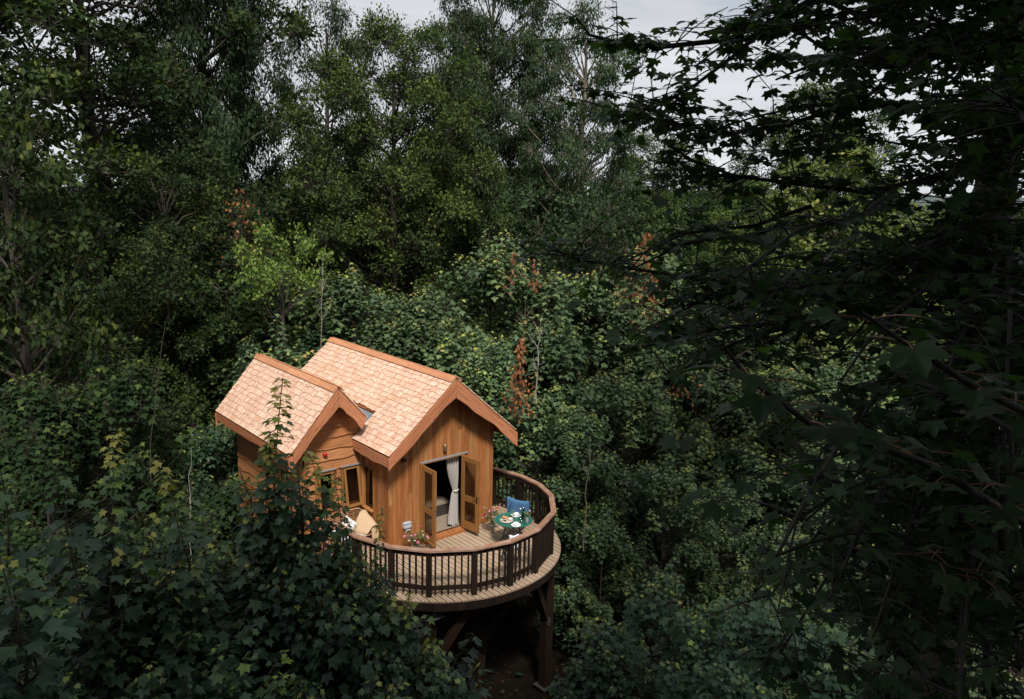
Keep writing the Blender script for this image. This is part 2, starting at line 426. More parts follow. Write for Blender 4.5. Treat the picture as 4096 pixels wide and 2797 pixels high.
groups['w'] = shingles(XW, ZW, SW, -1, YWF, YWB, Lw)
groups['m2'] = shingles(RX, RZ, SL, 1, YF, YB, Lm2)
groups['w2'] = shingles(XW, ZW, SW, 1, YWF, YWB, LwR)
allsh = sorted([(s[0], k, s) for k in ('m', 'w') for s in groups[k]], key=lambda t: t[0])
near = {id(t[2]) for t in allsh[:290]}
# roof decks
def roof_deck(sides, y0, y1, name):
    mb = MB()
    for (xr, zr, sl, sgn, L_) in sides:
        d, u, n = slope_frame(xr, zr, sl, sgn)
        o = np.array([xr, (y0+y1)/2, zr])
        mb.box(o+d*L_/2-n*0.035, (L_-0.01, y1-y0-0.02, 0.05), [d, u, n])
    return mb
mb = MB()
d, u, n = slope_frame(RX, RZ, SL, -1)
o = np.array([RX, 0, RZ])
mb.box(o+u*(YF+1.17)/2+d*Lm/2-n*0.035, (Lm-0.02, 1.17-YF-0.02, 0.05), [d, u, n])
Lc = (RX-0.36)/math.cos(math.atan(SL))
mb.box(o+u*(1.17+YB)/2+d*Lc/2-n*0.035, (Lc-0.02, YB-1.17-0.02, 0.05), [d, u, n])
d, u, n = slope_frame(RX, RZ, SL, 1)
mb.box(o+u*(YF+YB)/2+d*Lm2/2-n*0.037, (Lm2-0.02, YB-YF-0.02, 0.05), [d, u, n])
roof1 = build('roof', mb, M['plank'], house)
mb = MB()
d, u, n = slope_frame(XW, ZW, SW, -1); o = np.array([XW, 0, ZW])
mb.box(o+u*(YWF+YWB)/2+d*Lw/2-n*0.035, (Lw-0.02, YWB-YWF-0.02, 0.05), [d, u, n])
d, u, n = slope_frame(XW, ZW, SW, 1)
mb.box(o+u*(YWF+YWB)/2+d*LwR/2-n*0.037, (LwR-0.02, YWB-YWF-0.02, 0.05), [d, u, n])
roof2 = build('roof', mb, M['plank'], house, label='lower steeper shingled roof of the side wing')
for keys, parent in ((('m', 'm2'), roof1), (('w', 'w2'), roof2)):
    rest = MB()
    for k in keys:
        for s in groups[k]:
            if id(s) in near:
                q = MB(); q.add(s[1], s[2], s[3], s[4]); build('shingle', q, M['shingle'], parent)
            else: rest.add(s[1], s[2], s[3], s[4])
    build('shingle_field', rest, M['shingle'], parent, kind='stuff')
# ridge boards
def ridge(xr, zr, sl, y0, y1, joints, parent):
    ys = [y0]+joints+[y1]
    for a, b in zip(ys[:-1], ys[1:]):
        for sgn in (-1, 1):
            d, u, n = slope_frame(xr, zr, sl, sgn)
            q = MB(); w_ = 0.155
            q.box(np.array([xr, (a+b)/2, zr])+d*(w_/2-0.004+0.012*(sgn > 0))+n*(0.048+0.003*(sgn > 0)), (w_, b-a-0.004, 0.022), [d, u, n])
            build('ridge_board', q, M['ridge'], parent)
ridge(RX, RZ, SL, YF-0.01, YB, [1.45, 3.6], roof1)
ridge(XW, ZW, SW, YWF-0.01, YWB, [1.55, 3.2], roof2)
# waney bargeboards
def wav(n_, amp, seed):
    r = np.random.default_rng(seed); t = np.linspace(0, 1, n_)
    v = np.zeros(n_)
    for k in range(1, 7): v += r.normal()*np.sin(2*math.pi*k*t*0.75+r.uniform(0, 6.28))/k
    return v*amp/1.2
def barge(xa, za_t, za_b, xb, zb_t, zb_b, y, seed, lab=None, endcut=0.0):
    N = 22; t = np.linspace(0, 1, N); wv = wav(N, 0.028, seed)*np.sin(np.pi*np.clip(t*1.0, 0.02, 0.98))**0.5
    top = [(xa+(xb-xa)*s, za_t+(zb_t-za_t)*s) for s in (0, 1)]
    mid = 4*t*(1-t)
    bot = [(xa+(xb-xa)*s, za_b+(zb_b-za_b)*s+0.045*mm+w_) for s, mm, w_ in zip(t, mid, wv)]
    if endcut: top[1] = (top[1][0]+endcut[0], top[1][1]+endcut[1])
    pts = top+bot[::-1]
    q = MB(); D = np.array([xb-xa, 0, zb_t-za_t]); D /= np.linalg.norm(D)
    # outline with grain along the board: use frame rotated
    ux = D if D[0] > 0 else D; uy = np.cross(np.array([0, 1.0, 0]), ux)*1.0
    uy = np.array([-ux[2], 0, ux[0]])
    P = [((p[0]*ux[0]+p[1]*ux[2]), (p[0]*uy[0]+p[1]*uy[2])) for p in pts]
    q.prism(P, (0, y, 0), ux, uy, 0.034)
    return build('bargeboard', q, M['fascia'], house, label=lab)
zt = lambda x: rz(x)-0.035
barge(RX-0.004, zt(RX), 3.78, XE-0.03, zt(XE-0.03), 2.33, YF+0.02, 3)
barge(RX+0.004, zt(RX), 3.77, XE2+0.05, zt(XE2+0.05), 2.16, YF+0.02, 9)
zw_ = lambda x: rzw(x)-0.04
barge(XW-0.004, zw_(XW), 3.66, -2.13, zw_(-2.13), 2.30, YWF+0.03, 21)
barge(XW+0.004, zw_(XW), 3.66, -0.25, zw_(-0.25), 3.0, YWF+0.03, 33, endcut=(0.13, -0.13))
barge(RX-0.004, zt(RX), 3.80, XE-0.03, zt(XE-0.03), 2.33, YB-0.0, 5)
barge(XW-0.004, zw_(XW), 3.66, -2.12, zw_(-2.12), 2.25, YWB-0.0, 6)
# eave fascias (along Y)
def eave(x, z, y0, y1, dep0, dep1, seed):
    N = 26; t = np.linspace(0, 1, N); wv = wav(N, 0.028, seed)
    pts = [(y0, z), (y1, z)]+[(y0+(y1-y0)*s, z-(dep0+(dep1-dep0)*s)+w_) for s, w_ in zip(t[::-1], wv[::-1])]
    q = MB(); q.prism(pts, (x-0.015, 0, 0), (0, 1, 0), (0, 0, 1), 0.03)
    build('eave_board', q, M['fascia'], house)
eave(XE+0.0, rz(XE)-0.03, YF+0.022, 1.16, 0.27, 0.20, 41)
eave(-2.085, rzw(-2.09)-0.03, YWF+0.03, YWB-0.01, 0.16, 0.20, 44)
eave(XE2-0.01, rz(XE2)-0.03, YF+0.022, YB-0.01, 0.2, 0.2, 48)
# lead valley
q = MB()
q.prism([(-0.16, 0.98), (0.34, 1.18), (0.36, 5.3), (-0.2, 5.3)], (0, 0, 0), (1, 0, SL), (0, 1, 0), 0.02)
for k in range(len(q.v)): q.v[k] = (q.v[k][0], q.v[k][1], q.v[k][2]+2.877-0.0)
build('lead_valley', q, M['lead'], roof1)
q = MB(); q.bar((0.12, 1.02, 2.99), (0.355, 1.15, 3.19), 0.02, 0.03); build('lead_valley_edge', q, M['lead'], roof1)

# walls: dark backing panels
q = MB()
q.prism([(0, 0), (0.95, 0), (0.95, 2.1), (2.19, 2.1), (2.19, 0), (W, 0), (W, rz(W)-0.07), (RX, RZ-0.07), (0, rz(0)-0.07)], (0, 0.06, 0), (1, 0, 0), (0, 0, 1), 0.035)
q.box((0.04, 0.35+0.03, 1.30), (0.03, 0.62, 2.6)); q.box((0.04, 1.16, 1.30), (0.03, 0.10, 2.6))
q.box((0.04, 0.905, 0.43), (0.03, 0.41, 0.86)); q.box((0.04, 0.905, 2.28), (0.03, 0.41, 0.62))
q.box((0.04, 3.25, 1.3), (0.03, 4.1, 2.6))
q.box((W-0.04, 2.7, 1.28), (0.03, 5.3, 2.56))
q.prism([(0, 0), (W, 0), (W, rz(W)-0.07), (RX, RZ-0.07), (0, rz(0)-0.07)], (0, 5.33, 0), (1, 0, 0), (0, 0, 1), 0.03)
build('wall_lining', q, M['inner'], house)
q = MB(); q.box((W/2, 2.7, 0.055), (W-0.12, 5.2, 0.09)); build('floor', q, M['carpet'], house)
# wing linings
q = MB()
q.prism([(-1.58, 1.99), (-0.02, 1.99), (-0.02, 3.0), (-0.13, rzw(-0.13)-0.08), (XW, ZW-0.1), (-1.58, rzw(-1.58)-0.08)], (0, 1.29, 0), (1, 0, 0), (0, 0, 1), 0.03)
for x0_, x1_, z0_, z1_ in ((-1.58, -1.24, -0.3, 1.985), (-0.82, -0.57, 0.92, 1.985), (-0.13, -0.02, 0.92, 1.985), (-1.235, -0.02, -0.3, 0.915)):
    q.box(((x0_+x1_)/2, 1.275, (z0_+z1_)/2), (x1_-x0_, 0.03, z1_-z0_))
q.box((-1.56, 3.25, 1.3), (0.03, 3.9, 3.2))
q.box((-0.8, 5.15, 1.3), (1.5, 0.03, 3.2))
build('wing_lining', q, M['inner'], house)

# front cladding planks
def vplank(x0, x1, z0f, z1f, y, th=0.022, xdir=(1, 0, 0), face=None):
    pass
x = 0.0; dx = W/28
for i in range(28):
    xa = i*dx+0.0022; xb = (i+1)*dx-0.0022
    zt0 = rz(xa)-0.07; zt1 = rz(xb)-0.07
    segs = []
    lo = 0.0
    if xa > 0.93-0.05 and xb < 2.21+0.06: lo = 2.115
    cuts = [lo]
    if random.random() < 0.55: cuts.append(lo+random.uniform(0.25, 0.8)*(min(zt0, zt1)-lo))
    cuts.append(None)
    for a, b in zip(cuts[:-1], cuts[1:]):
        if b is None: pts = [(xa, a+0.0015), (xb, a+0.0015), (xb, zt1)]+([(RX, RZ-0.07)] if xa < RX < xb else [])+[(xa, zt0)]
        else: pts = [(xa, a+0.0015), (xb, a+0.0015), (xb, b-0.0015), (xa, b-0.0015)]
        q = MB(); q.prism(pts, (0, 0.024+random.uniform(-0.003, 0.003), 0), (1, 0, 0), (0, 0, 1), 0.022, grain=1)
        build('plank', q, M['plank'], house)
# short planks beside the door (partial columns)
for xa, xb in ((0.0, 0.0),):
    pass
# left side planks, X = 0 plane, Y 0..1.13 with the narrow window
yy = -0.002
while yy < 1.12:
    w_ = 0.099; ya, yb = yy+0.002, min(yy+w_, 1.13)-0.002
    rngs = [(0.0, 2.50)]
    if ya > 0.66 and yb < 1.14: rngs = [(0.0, 0.86), (1.97, 2.50)]
    for z0, z1 in rngs:
        q = MB(); q.prism([(ya, z0), (yb, z0), (yb, z1), (ya, z1)], (0.02+random.uniform(-0.002, 0.002), 0, 0), (0, 1, 0), (0, 0, 1), -0.022, grain=1)
        build('plank', q, M['plank'], house)
    yy += w_
# narrow side window at Y .70-1.11
def box_part(name, c, size, mat, parent=house, R=None, label=None):
    q = MB(); q.box(c, size, R); return build(name, q, mat, parent, label=label)
wn = MB()
wn.box((0.01, 0.685, 1.415), (0.05, 0.03, 1.11)); wn.box((0.01, 1.125, 1.415), (0.05, 0.03, 1.11)); wn.box((0.01, 0.905, 1.955), (0.05, 0.41, 0.03))
wf = build('window', wn, M['frame'], house, label='narrow window in the return wall beside the wicker bench')
q = MB(); q.box((0.035, 0.905, 1.415), (0.006, 0.41, 1.05)); build('pane', q, M['pane'], wf)
q = MB(); q.box((-0.03, 0.90, 0.865), (0.10, 0.48, 0.025), [(math.cos(0.2), 0, math.sin(0.2)), (0, 1, 0), (-math.sin(0.2), 0, math.cos(0.2))]); build('sill', q, M['plank'], wf)
q = MB(); q.box((-0.015, 0.905, 1.985), (0.05, 0.46, 0.012)); build('flashing', q, M['lead'], wf)
# corner posts
box_part('corner_post', (-0.035, 1.165, 1.25), (0.065, 0.065, 2.5), M['plank'])
box_part('corner_post', (-1.59, 1.165, 1.02), (0.10, 0.07, 2.2), M['plank'])
# right side wall boards
yy = 0.0
while yy < 5.3:
    q = MB(); q.prism([(yy+0.004, 0), (yy+0.29, 0), (yy+0.29, 2.52), (yy+0.004, 2.52)], (W-0.02, 0, 0), (0, 1, 0), (0, 0, 1), 0.022, grain=1)
    build('plank', q, M['plank'], house); yy += 0.294

# wing waney boards, front
lows = [3.29, 3.04, 2.765, 2.49, 2.235, 1.975, 1.715, 1.455, 1.2, 0.94, 0.68, 0.42, 0.16, -0.1]
def clipx(z):
    zz = z+0.10
    l_ = XW-(ZW-zz)/SW; r_ = XW+(ZW-zz)/SW
    r_max = -0.035 if z < 2.45 else 0.30
    return max(l_, -1.545), min(r_, r_max)
prev_top = 3.95
for i, zl in enumerate(lows):
    ztop = prev_top
    a0, b0 = clipx(zl); a1, b1 = clipx(ztop)
    if zl >= 2.45: b0 = min(b0, 0.10); b1 = min(b1, 0.10)
    spans = [(a0, b0, a1, b1)]
    if zl < 1.93 and zl > 0.86:
        spans = [(-1.545, -1.28, -1.545, -1.28), (-0.78, -0.61, -0.78, -0.61), (-0.095, -0.035, -0.095, -0.035)]
    for (xa, xb, xta, xtb) in spans:
        N = 26 if xb-xa > 0.5 else 7
        t = np.linspace(0, 1, N)
        wv = 0.022*np.sin((xa+(xb-xa)*t)*3.1+i*1.7)+0.010*np.sin((xa+(xb-xa)*t)*9+i*2.3)+0.004*np.sin((xa+(xb-xa)*t)*31+i)
        pts = [(xa+(xb-xa)*s, zl+w_) for s, w_ in zip(t, wv)]
        hgt = ztop-zl+0.03
        pts += [(max(xta, -1.545) if len(spans) == 1 else xb, zl+hgt)][:0]
        pts += [(xtb, zl+hgt), (xta, zl+hgt)]
        tilt = 0.15
        uy = np.array([0, math.sin(tilt), math.cos(tilt)])
        P = [(p_[0], (p_[1]-zl)) for p_ in pts]
        q = MB(); q.prism(P, (0, 1.218, zl), (1, 0, 0), uy, 0.030)
        build('waney_board', q, M['waney'], house)
    prev_top = zl+0.035
# wing waney boards, left side
prev_top = 2.62
for i, zl in enumerate([2.33, 2.05, 1.74, 1.42, 1.12, 0.80, 0.5, 0.2, -0.1]):
    N = 44; t = np.linspace(0, 1, N); y0, y1 = 1.17, 5.15
    wv = 0.03*np.sin(t*17+i*1.9)+0.012*np.sin(t*43+i)
    pts = [(y0+(y1-y0)*s, w_) for s, w_ in zip(t, wv)]+[(y1, prev_top-zl+0.03), (y0, prev_top-zl+0.03)]
    tilt = 0.085
    q = MB(); q.prism(pts, (-1.665, 0, zl), (0, 1, 0), (math.sin(tilt), 0, math.cos(tilt)), 0.022)
    build('waney_board', q, M['waney'], house)
    prev_top = zl+0.035

# wing windows
def wing_window(x0, x1, z0, z1, tiltdeg, lab):
    y = 1.185; f = 0.045
    q = MB()
    q.box((x0-f/2+0.0, y, (z0+z1)/2), (f, 0.07, z1-z0+0.04)); q.box((x1+f/2, y, (z0+z1)/2), (f, 0.07, z1-z0+0.04))
    q.box(((x0+x1)/2, y, z0-0.02), (x1-x0, 0.07, 0.04)); q.box(((x0+x1)/2, y, z1+0.003), (x1-x0, 0.07, 0.03))
    w = build('window', q, M['frame'], house, label=lab)
    q = MB(); q.box(((x0+x1)/2, y-0.02, z1+0.028), (x1-x0+0.14, 0.11, 0.012)); build('flashing', q, M['lead'], w)
    a = math.radians(tiltdeg)
    R = [(1, 0, 0), (0, math.cos(a), -math.sin(a)), (0, math.sin(a)*1.0, math.cos(a))]
    uzz = np.array([0, math.sin(a), math.cos(a)]); uyy = np.array([0, math.cos(a), -math.sin(a)])
    top = np.array([(x0+x1)/2, y-0.015, z1-0.012]); H = z1-z0-0.02; Wd = x1-x0-0.012; s = 0.055
    q = MB(); R = [(1, 0, 0), uyy, uzz]
    for sx in (-1, 1): q.box(top+np.array([sx*(Wd/2-s/2), 0, 0])-uzz*H/2, (s, 0.045, H), R)
    q.box(top-uzz*s/2, (Wd-2*s, 0.045, s), R); q.box(top-uzz*(H-s/2-0.01), (Wd-2*s, 0.045, s+0.02), R)
    sh = build('sash', q, M['frame'], w)
    q = MB(); q.box(top-uzz*H/2, (Wd-2*s, 0.008, H-2*s), R); build('pane', q, M['pane'], w)
    q = MB(); q.box(((x0+x1)/2+0.02, y-0.04, z0-0.075), (x1-x0+0.10, 0.05, 0.04)); build('sill', q, M['plank'], w)
wing_window(-0.56, -0.13, 0.95, 1.97, 9, 'tilted open window in the waney board gable above the wicker bench')
wing_window(-1.235, -0.825, 0.95, 1.97, 3, 'shut window in the waney board gable behind the leaves')

# door frame, threshold, flashing
q = MB(); q.box((0.925, 0.01, 1.055), (0.05, 0.10, 2.10)); q.box((2.215, 0.01, 1.055), (0.05, 0.10, 2.10)); q.box((1.57, 0.012, 2.085), (1.24, 0.09, 0.04))
df = build('door_frame', q, M['frame'], house)
q = MB(); q.prism([(-0.13, 0.0), (0.10, 0.0), (0.10, 0.115), (0.0, 0.115), (-0.13, 0.07)], (0.93, 0, 0), (0, 1, 0), (0, 0, 1), 1.30, grain=0)
thr = build('threshold', q, M['plank'], house)
q = MB(); q.box((1.57, 0.045, 0.122), (1.24, 0.03, 0.012)); build('weather_bar', q, M['blackmetal'], house)
q = MB(); q.prism([(-0.035, 2.108), (0.02, 2.118), (0.02, 2.128), (-0.035, 2.118), (-0.04, 2.10)], (0.915, 0, 0), (0, 1, 0), (0, 0, 1), 1.44)
build('flashing', q, M['lead'], house)
def door(hx, ex, ey, side, lab):
    H0 = np.array([hx, -0.03, 0]); E0 = np.array([ex, ey, 0]); d = E0-H0; Wd = np.linalg.norm(d); d /= Wd
    nrm = np.array([d[1], -d[0], 0]); R = [d, nrm, (0, 0, 1)]
    if nrm[0] > 0: pass
    z0, z1 = 0.125, 2.06; T = 0.046
    P = lambda s, z, o_=0: H0+d*s+np.array([0, 0, z])+nrm*o_
    q = MB()
    q.box(P(0.05, (z0+z1)/2), (0.10, T, z1-z0), R); q.box(P(Wd-0.05, (z0+z1)/2), (0.10, T, z1-z0), R)
    q.box(P(Wd/2, z1-0.05), (Wd-0.2, T-0.002, 0.10), R); q.box(P(Wd/2, z0+0.10), (Wd-0.2, T-0.002, 0.20), R)
    q.box(P(Wd/2, 0.96), (Wd-0.2, T-0.002, 0.13), R)
    q.box(P(Wd+0.012, (z0+z1)/2, 0.012*side), (0.022, 0.02, z1-z0), R)
    if side < 0: q.box(P(Wd/2, z0+0.03, T/2+0.014), (Wd, 0.03, 0.05), R)
    o_ = build('door', q, M['frame'], house, label=lab)
    for za, zb in ((z0+0.20, 0.895), (1.025, z1-0.10)):
        q = MB(); q.box(P(Wd/2, (za+zb)/2), (Wd-0.2, 0.008, zb-za), R); build('pane', q, M['pane'], o_)
        q = MB()
        for off_ in (-1, 1):
            q.box(P(Wd/2, za+0.006, off_*0.016), (Wd-0.2, 0.012, 0.012), R); q.box(P(Wd/2, zb-0.006, off_*0.016), (Wd-0.2, 0.012, 0.012), R)
            q.box(P(0.106, (za+zb)/2, off_*0.016), (0.012, 0.012, zb-za-0.024), R); q.box(P(Wd-0.106, (za+zb)/2, off_*0.016), (0.012, 0.012, zb-za-0.024), R)
        build('glazing_bead', q, M['frame'], o_)
    if side > 0:
        q = MB()
        for o2 in (-1, 1):
            q.box(P(Wd-0.055, 1.0, o2*(T/2+0.004)), (0.04, 0.008, 0.17), R)
            q.tube([P(Wd-0.055, 1.03, o2*(T/2+0.004)), P(Wd-0.055, 1.03, o2*(T/2+0.045)), P(Wd-0.16, 1.035, o2*(T/2+0.05))], 0.009, 6)
        build('handle', q, M['blackmetal'], o_)
        q = MB(); q.box(P(Wd+0.025, 1.02, 0.01), (0.004, 0.022, 0.2), R); build('latch_plate', q, M['steel'], o_)
    else:
        q = MB(); q.box(P(Wd+0.026, 0.98, -0.006), (0.006, 0.03, 0.24), R); build('latch_plate', q, M['steel'], o_)
door(0.965, 0.945, -0.61, -1, 'glazed timber door leaf standing open before the flowers')
door(2.175, 2.27, -0.63, 1, 'glazed timber door leaf with black handle beside the table')
# interior
q = MB(); q.box((1.95, 1.25, 0.45), (1.1, 0.75, 0.06)); 
ot = build('ottoman', q, M['carpet'], None, label='low dark chest with a woven beige top inside the open doorway', cat='chest')
WL[ot] = np.array(ot.location)
q = MB(); q.box((1.95, 1.25, 0.26), (1.04, 0.70, 0.31)); build('chest_body', q, M['inner'], ot)
# curtain
N = 40; mrows = []
for z, xa, xb, amp in ((2.03, 1.80, 2.16, 0.016), (1.8, 1.83, 2.16, 0.018), (1.5, 1.90, 2.165, 0.018), (1.25, 1.98, 2.17, 0.014), (1.12, 2.03, 2.17, 0.010), (1.08, 2.035, 2.17, 0.009), (1.0, 2.01, 2.175, 0.016), (0.7, 1.96, 2.18, 0.022), (0.4, 1.91, 2.18, 0.026), (0.17, 1.88, 2.18, 0.028)):
    mrows.append([(xa+(xb-xa)*t, 0.15+amp*2.0*math.sin(t*math.pi*9+z*1.2)+0.02*math.sin(z*2), z-(0.05*t if z < 0.2 else 0)+(0.03*math.sin(t*9) if z < 0.2 else 0)) for t in np.linspace(0, 1, N)])
q = MB(); vs = [p for r_ in mrows for p in r_]
q.add(vs, [(i*N+k, i*N+k+1, (i+1)*N+k+1, (i+1)*N+k) for i in range(len(mrows)-1) for k in range(N-1)], None, 0.5, 0, True)
cu = build('curtain', q, M['curtain'], None, label='pale linen curtain tied back inside the open doorway', cat='curtain')
q = MB(); q.tube([(2.025, 0.12, 1.09), (2.1, 0.085, 1.085), (2.18, 0.12, 1.10)], 0.014, 6); build('tie_band', q, M['fringe'], cu)

# small fittings
q = MB(); q.lathe([(0.012, 0.10), (0.03, 0.095), (0.042, 0.07), (0.048, 0.0), (0.052, -0.08), (0.045, -0.082)], (1.63, -0.045, 2.37), 16)
wl = build('wall_lamp', q, M['bronze'], None, label='bronze bell-shaped lamp on the planks above the doorway', cat='wall lamp')
q = MB(); q.box((1.63, 0.0, 2.38), (0.04, 0.06, 0.05)); build('bracket', q, M['bronze'], wl)
q = MB()
prof = [(0.0, 0.0), (0.05, 0.0), (0.053, 0.02), (0.05, 0.045), (0.038, 0.062), (0.0, 0.068)]
vs = []; seg = 16
for r_, h_ in prof:
    for k in range(seg): t = 2*math.pi*k/seg; vs.append((-1.03+r_*math.cos(t), 1.185-h_*1.2, 2.41+r_*math.sin(t)))
q.add(vs, [(i*seg+k, i*seg+(k+1) % seg, (i+1)*seg+(k+1) % seg, (i+1)*seg+k) for i in range(len(prof)-1) for k in range(seg)], None, 0.5, 0, True)
build('alarm_sounder', q, M['red'], None, label='round red alarm sounder on the waney board gable', cat='alarm')
q = MB(); q.box((0.42, -0.07, 2.30), (0.09, 0.06, 0.07), [(1, 0, 0), (0, .8, .6), (0, -.6, .8)]); q.tube([(0.42, -0.05, 2.30), (0.40, 0.02, 2.34)], 0.015, 6)
fl = build('floodlight', q, M['blackmetal'], None, label='small black floodlight tucked under the lower roof corner', cat='floodlight')
q = MB(); q.box((0.50, -0.035, 0.62), (0.20, 0.11, 0.13)); q.box((0.50, -0.097, 0.68), (0.20, 0.02, 0.02))
sb_ = build('outdoor_socket', q, M['greybox'], None, label='grey plastic socket box low on the plank wall above flowers', cat='socket')
q = MB(); q.box((0.52, -0.02, 0.50), (0.10, 0.06, 0.08)); build('conduit_box', q, M['greybox'], sb_)

# ------------------------------------------------------------------ deck platform
CX, CY, RD = 1.4167, -0.3131, 2.935
deck = thing('deck', 'round timber deck of striped boards carried on tall posts', 'deck', (CX, CY, -0.03))
x = CX-RD+0.02; bw = 0.142; bi = 0
while x < CX+RD-0.01:
    xa, xb = x+0.0045, min(x+bw-0.0045, CX+RD-0.005)
    ns = 5; xs = np.linspace(xa, xb, ns)
    ylo = [CY-math.sqrt(max(RD**2-(t-CX)**2, 0)) for t in xs]
    yhi = []
    for t in xs:
        yc = CY+math.sqrt(max(RD**2-(t-CX)**2, 0))
        xm = (xa+xb)/2
        if -0.0 < xm < W+0.0: yc = min(yc, 0.02)
        elif xm <= 0: yc = min(yc, 1.2) if xm > -1.6 else yc
        yhi.append(yc)
    pts = list(zip(xs, ylo))+list(zip(xs[::-1], yhi[::-1]))
    q = MB(); zt_ = random.uniform(-0.0015, 0.0015)
    q.prism(pts, (0, 0, -0.032+zt_), (1, 0, 0), (0, 1, 0), 0.032, grain=1, mi=0)
    if xb-xa > 0.1:
        for f in (0.30, 0.72):
            t = xa+(xb-xa)*f
            y0 = CY-math.sqrt(max(RD**2-(t-CX)**2, 0))+0.01; y1 = min(yhi[1], yhi[-2])-0.01
            q.box((t, (y0+y1)/2, 0.0005+zt_), (0.013, y1-y0, 0.004), mi=1)
    build('deck_board', q, [M['deck'], M['strip']], deck)
    x += bw
# rim and joists
q = MB(); N = 72
for i in range(N):
    a = -math.pi*1.12+i*(1.32*math.pi)/N; b = -math.pi*1.12+(i+1)*(1.32*math.pi)/N
    pa = np.array([CX+(RD-0.03)*math.cos(a), CY+(RD-0.03)*math.sin(a), -0.135]); pb = np.array([CX+(RD-0.03)*math.cos(b), CY+(RD-0.03)*math.sin(b), -0.135])
    q.bar(pa, pb, 0.03, 0.20)
build('rim_board', q, M['rail'], deck)
for k in range(9):
    yv = CY-2.5+k*0.42; hw = math.sqrt(max((RD-0.1)**2-(yv-CY)**2, 0.01))
    q = MB(); q.box((CX, yv, -0.135), (2*hw, 0.05, 0.18)); build('joist', q, M['beam'], deck)
beams = [((-0.50, -2.05), (0.83, -2.80)), ((0.83, -2.80), (2.55, -2.45)), ((2.55, -2.45), (3.75, -1.1)), ((-1.2, -0.7), (-0.5, -2.05))]
for (a, b) in beams:
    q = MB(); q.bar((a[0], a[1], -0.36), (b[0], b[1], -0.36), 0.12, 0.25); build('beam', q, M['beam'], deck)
posts = [(3.49, -1.97), (1.45, -1.75), (-0.25, -2.1), (-1.0, 0.6), (3.6, 1.2), (1.5, 2.4)]
for i, (px, py) in enumerate(posts):
    g = float(gz(px, py)) if i else -4.0
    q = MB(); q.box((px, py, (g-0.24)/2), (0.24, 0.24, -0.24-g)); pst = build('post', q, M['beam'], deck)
    q = MB(); q.box((px, py, g+0.02), (0.42, 0.42, 0.03))
    for sx in (-1, 1):
        for sy in (-1, 1): q.lathe([(0.02, 0), (0.02, 0.03)], (px+sx*0.16, py+sy*0.16, g+0.03), 6)
    build('base_plate', q, M['rust'], pst)
for a, b in (((3.42, -2.0, -2.0), (2.5, -2.5, -0.45)), ((1.5, -1.8, -2.3), (0.80, -2.7, -0.5)), ((1.42, -1.7, -2.2), (2.3, -2.4, -0.5)), ((-0.25, -2.1, -2.0), (0.5, -2.55, -0.5))):
    q = MB(); q.bar(a, b, 0.16, 0.18); build('brace', q, M['beam'], deck)
q = MB(); q.box((3.40, -2.08, -2.05), (0.03, 0.2, 0.2)); q.box((-0.22, -2.25, -0.36), (0.03, 0.14, 0.3)); q.box((-0.22, -2.35, -0.52), (0.3, 0.25, 0.015))
build('steel_bracket', q, M['rust'], deck)

# ------------------------------------------------------------------ railing
rail = thing('deck_railing', 'curved dark slatted railing with worn brown handrail around the deck', 'railing', (CX, CY, 0.0))
ang = [0.74, 0.42, 0.0961, -0.1988, -0.4953, -0.8859, -1.2909, -1.6114, -1.9405, -2.3049, -2.62, -2.98, -3.3]
RO = 2.8165; RI = 2.68
def P2(r_, a, z): return np.array([CX+r_*math.cos(a), CY+r_*math.sin(a), z])
for i in range(len(ang)-1):
    a, b = ang[i], ang[i+1]
    q = MB(); pts = [P2(RI, a-0.0006, 0)[:2], P2(RO, a-0.0006, 0)[:2], P2(RO, b+0.0006, 0)[:2], P2(RI, b+0.0006, 0)[:2]]
    dd = P2(RO, b, 0)-P2(RO, a, 0); dd /= np.linalg.norm(dd); ee = np.cross((0, 0, 1), dd)
    P = [(p_[0]*dd[0]+p_[1]*dd[1], p_[0]*ee[0]+p_[1]*ee[1]) for p_ in pts]
    q.prism(P, (0, 0, 1.062+random.uniform(-0.001, 0.001)), dd, ee, 0.042); build('handrail', q, M['handrail'], rail)
    # rails
    for (z, h, rr) in ((0.985, 0.11, 2.70), (0.19, 0.10, 2.70)):
        q = MB(); q.bar(P2(rr, a-0.015, z), P2(rr, b+0.015, z), 0.04, h); build('cross_rail', q, M['rail'], rail)
    pa = P2(2.747, a, 0); pb = P2(2.747, b, 0); Ln = np.linalg.norm(pb-pa); nb = max(4, int(round(Ln/0.141)))
    d = (pb-pa)/Ln; nn = np.cross((0, 0, 1), d)
    for k in range(1, nb):
        c = pa+(pb-pa)*(k/nb)
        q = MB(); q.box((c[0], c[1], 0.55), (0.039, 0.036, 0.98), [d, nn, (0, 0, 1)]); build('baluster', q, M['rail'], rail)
for a in ang:
    c = P2(2.715, a, 0.53); tt = np.array([-math.sin(a), math.cos(a), 0]); rr = np.array([math.cos(a), math.sin(a), 0])
    q = MB(); q.box(c, (0.12, 0.10, 1.055), [tt, rr, (0, 0, 1)]); build('post', q, M['rail'], rail)


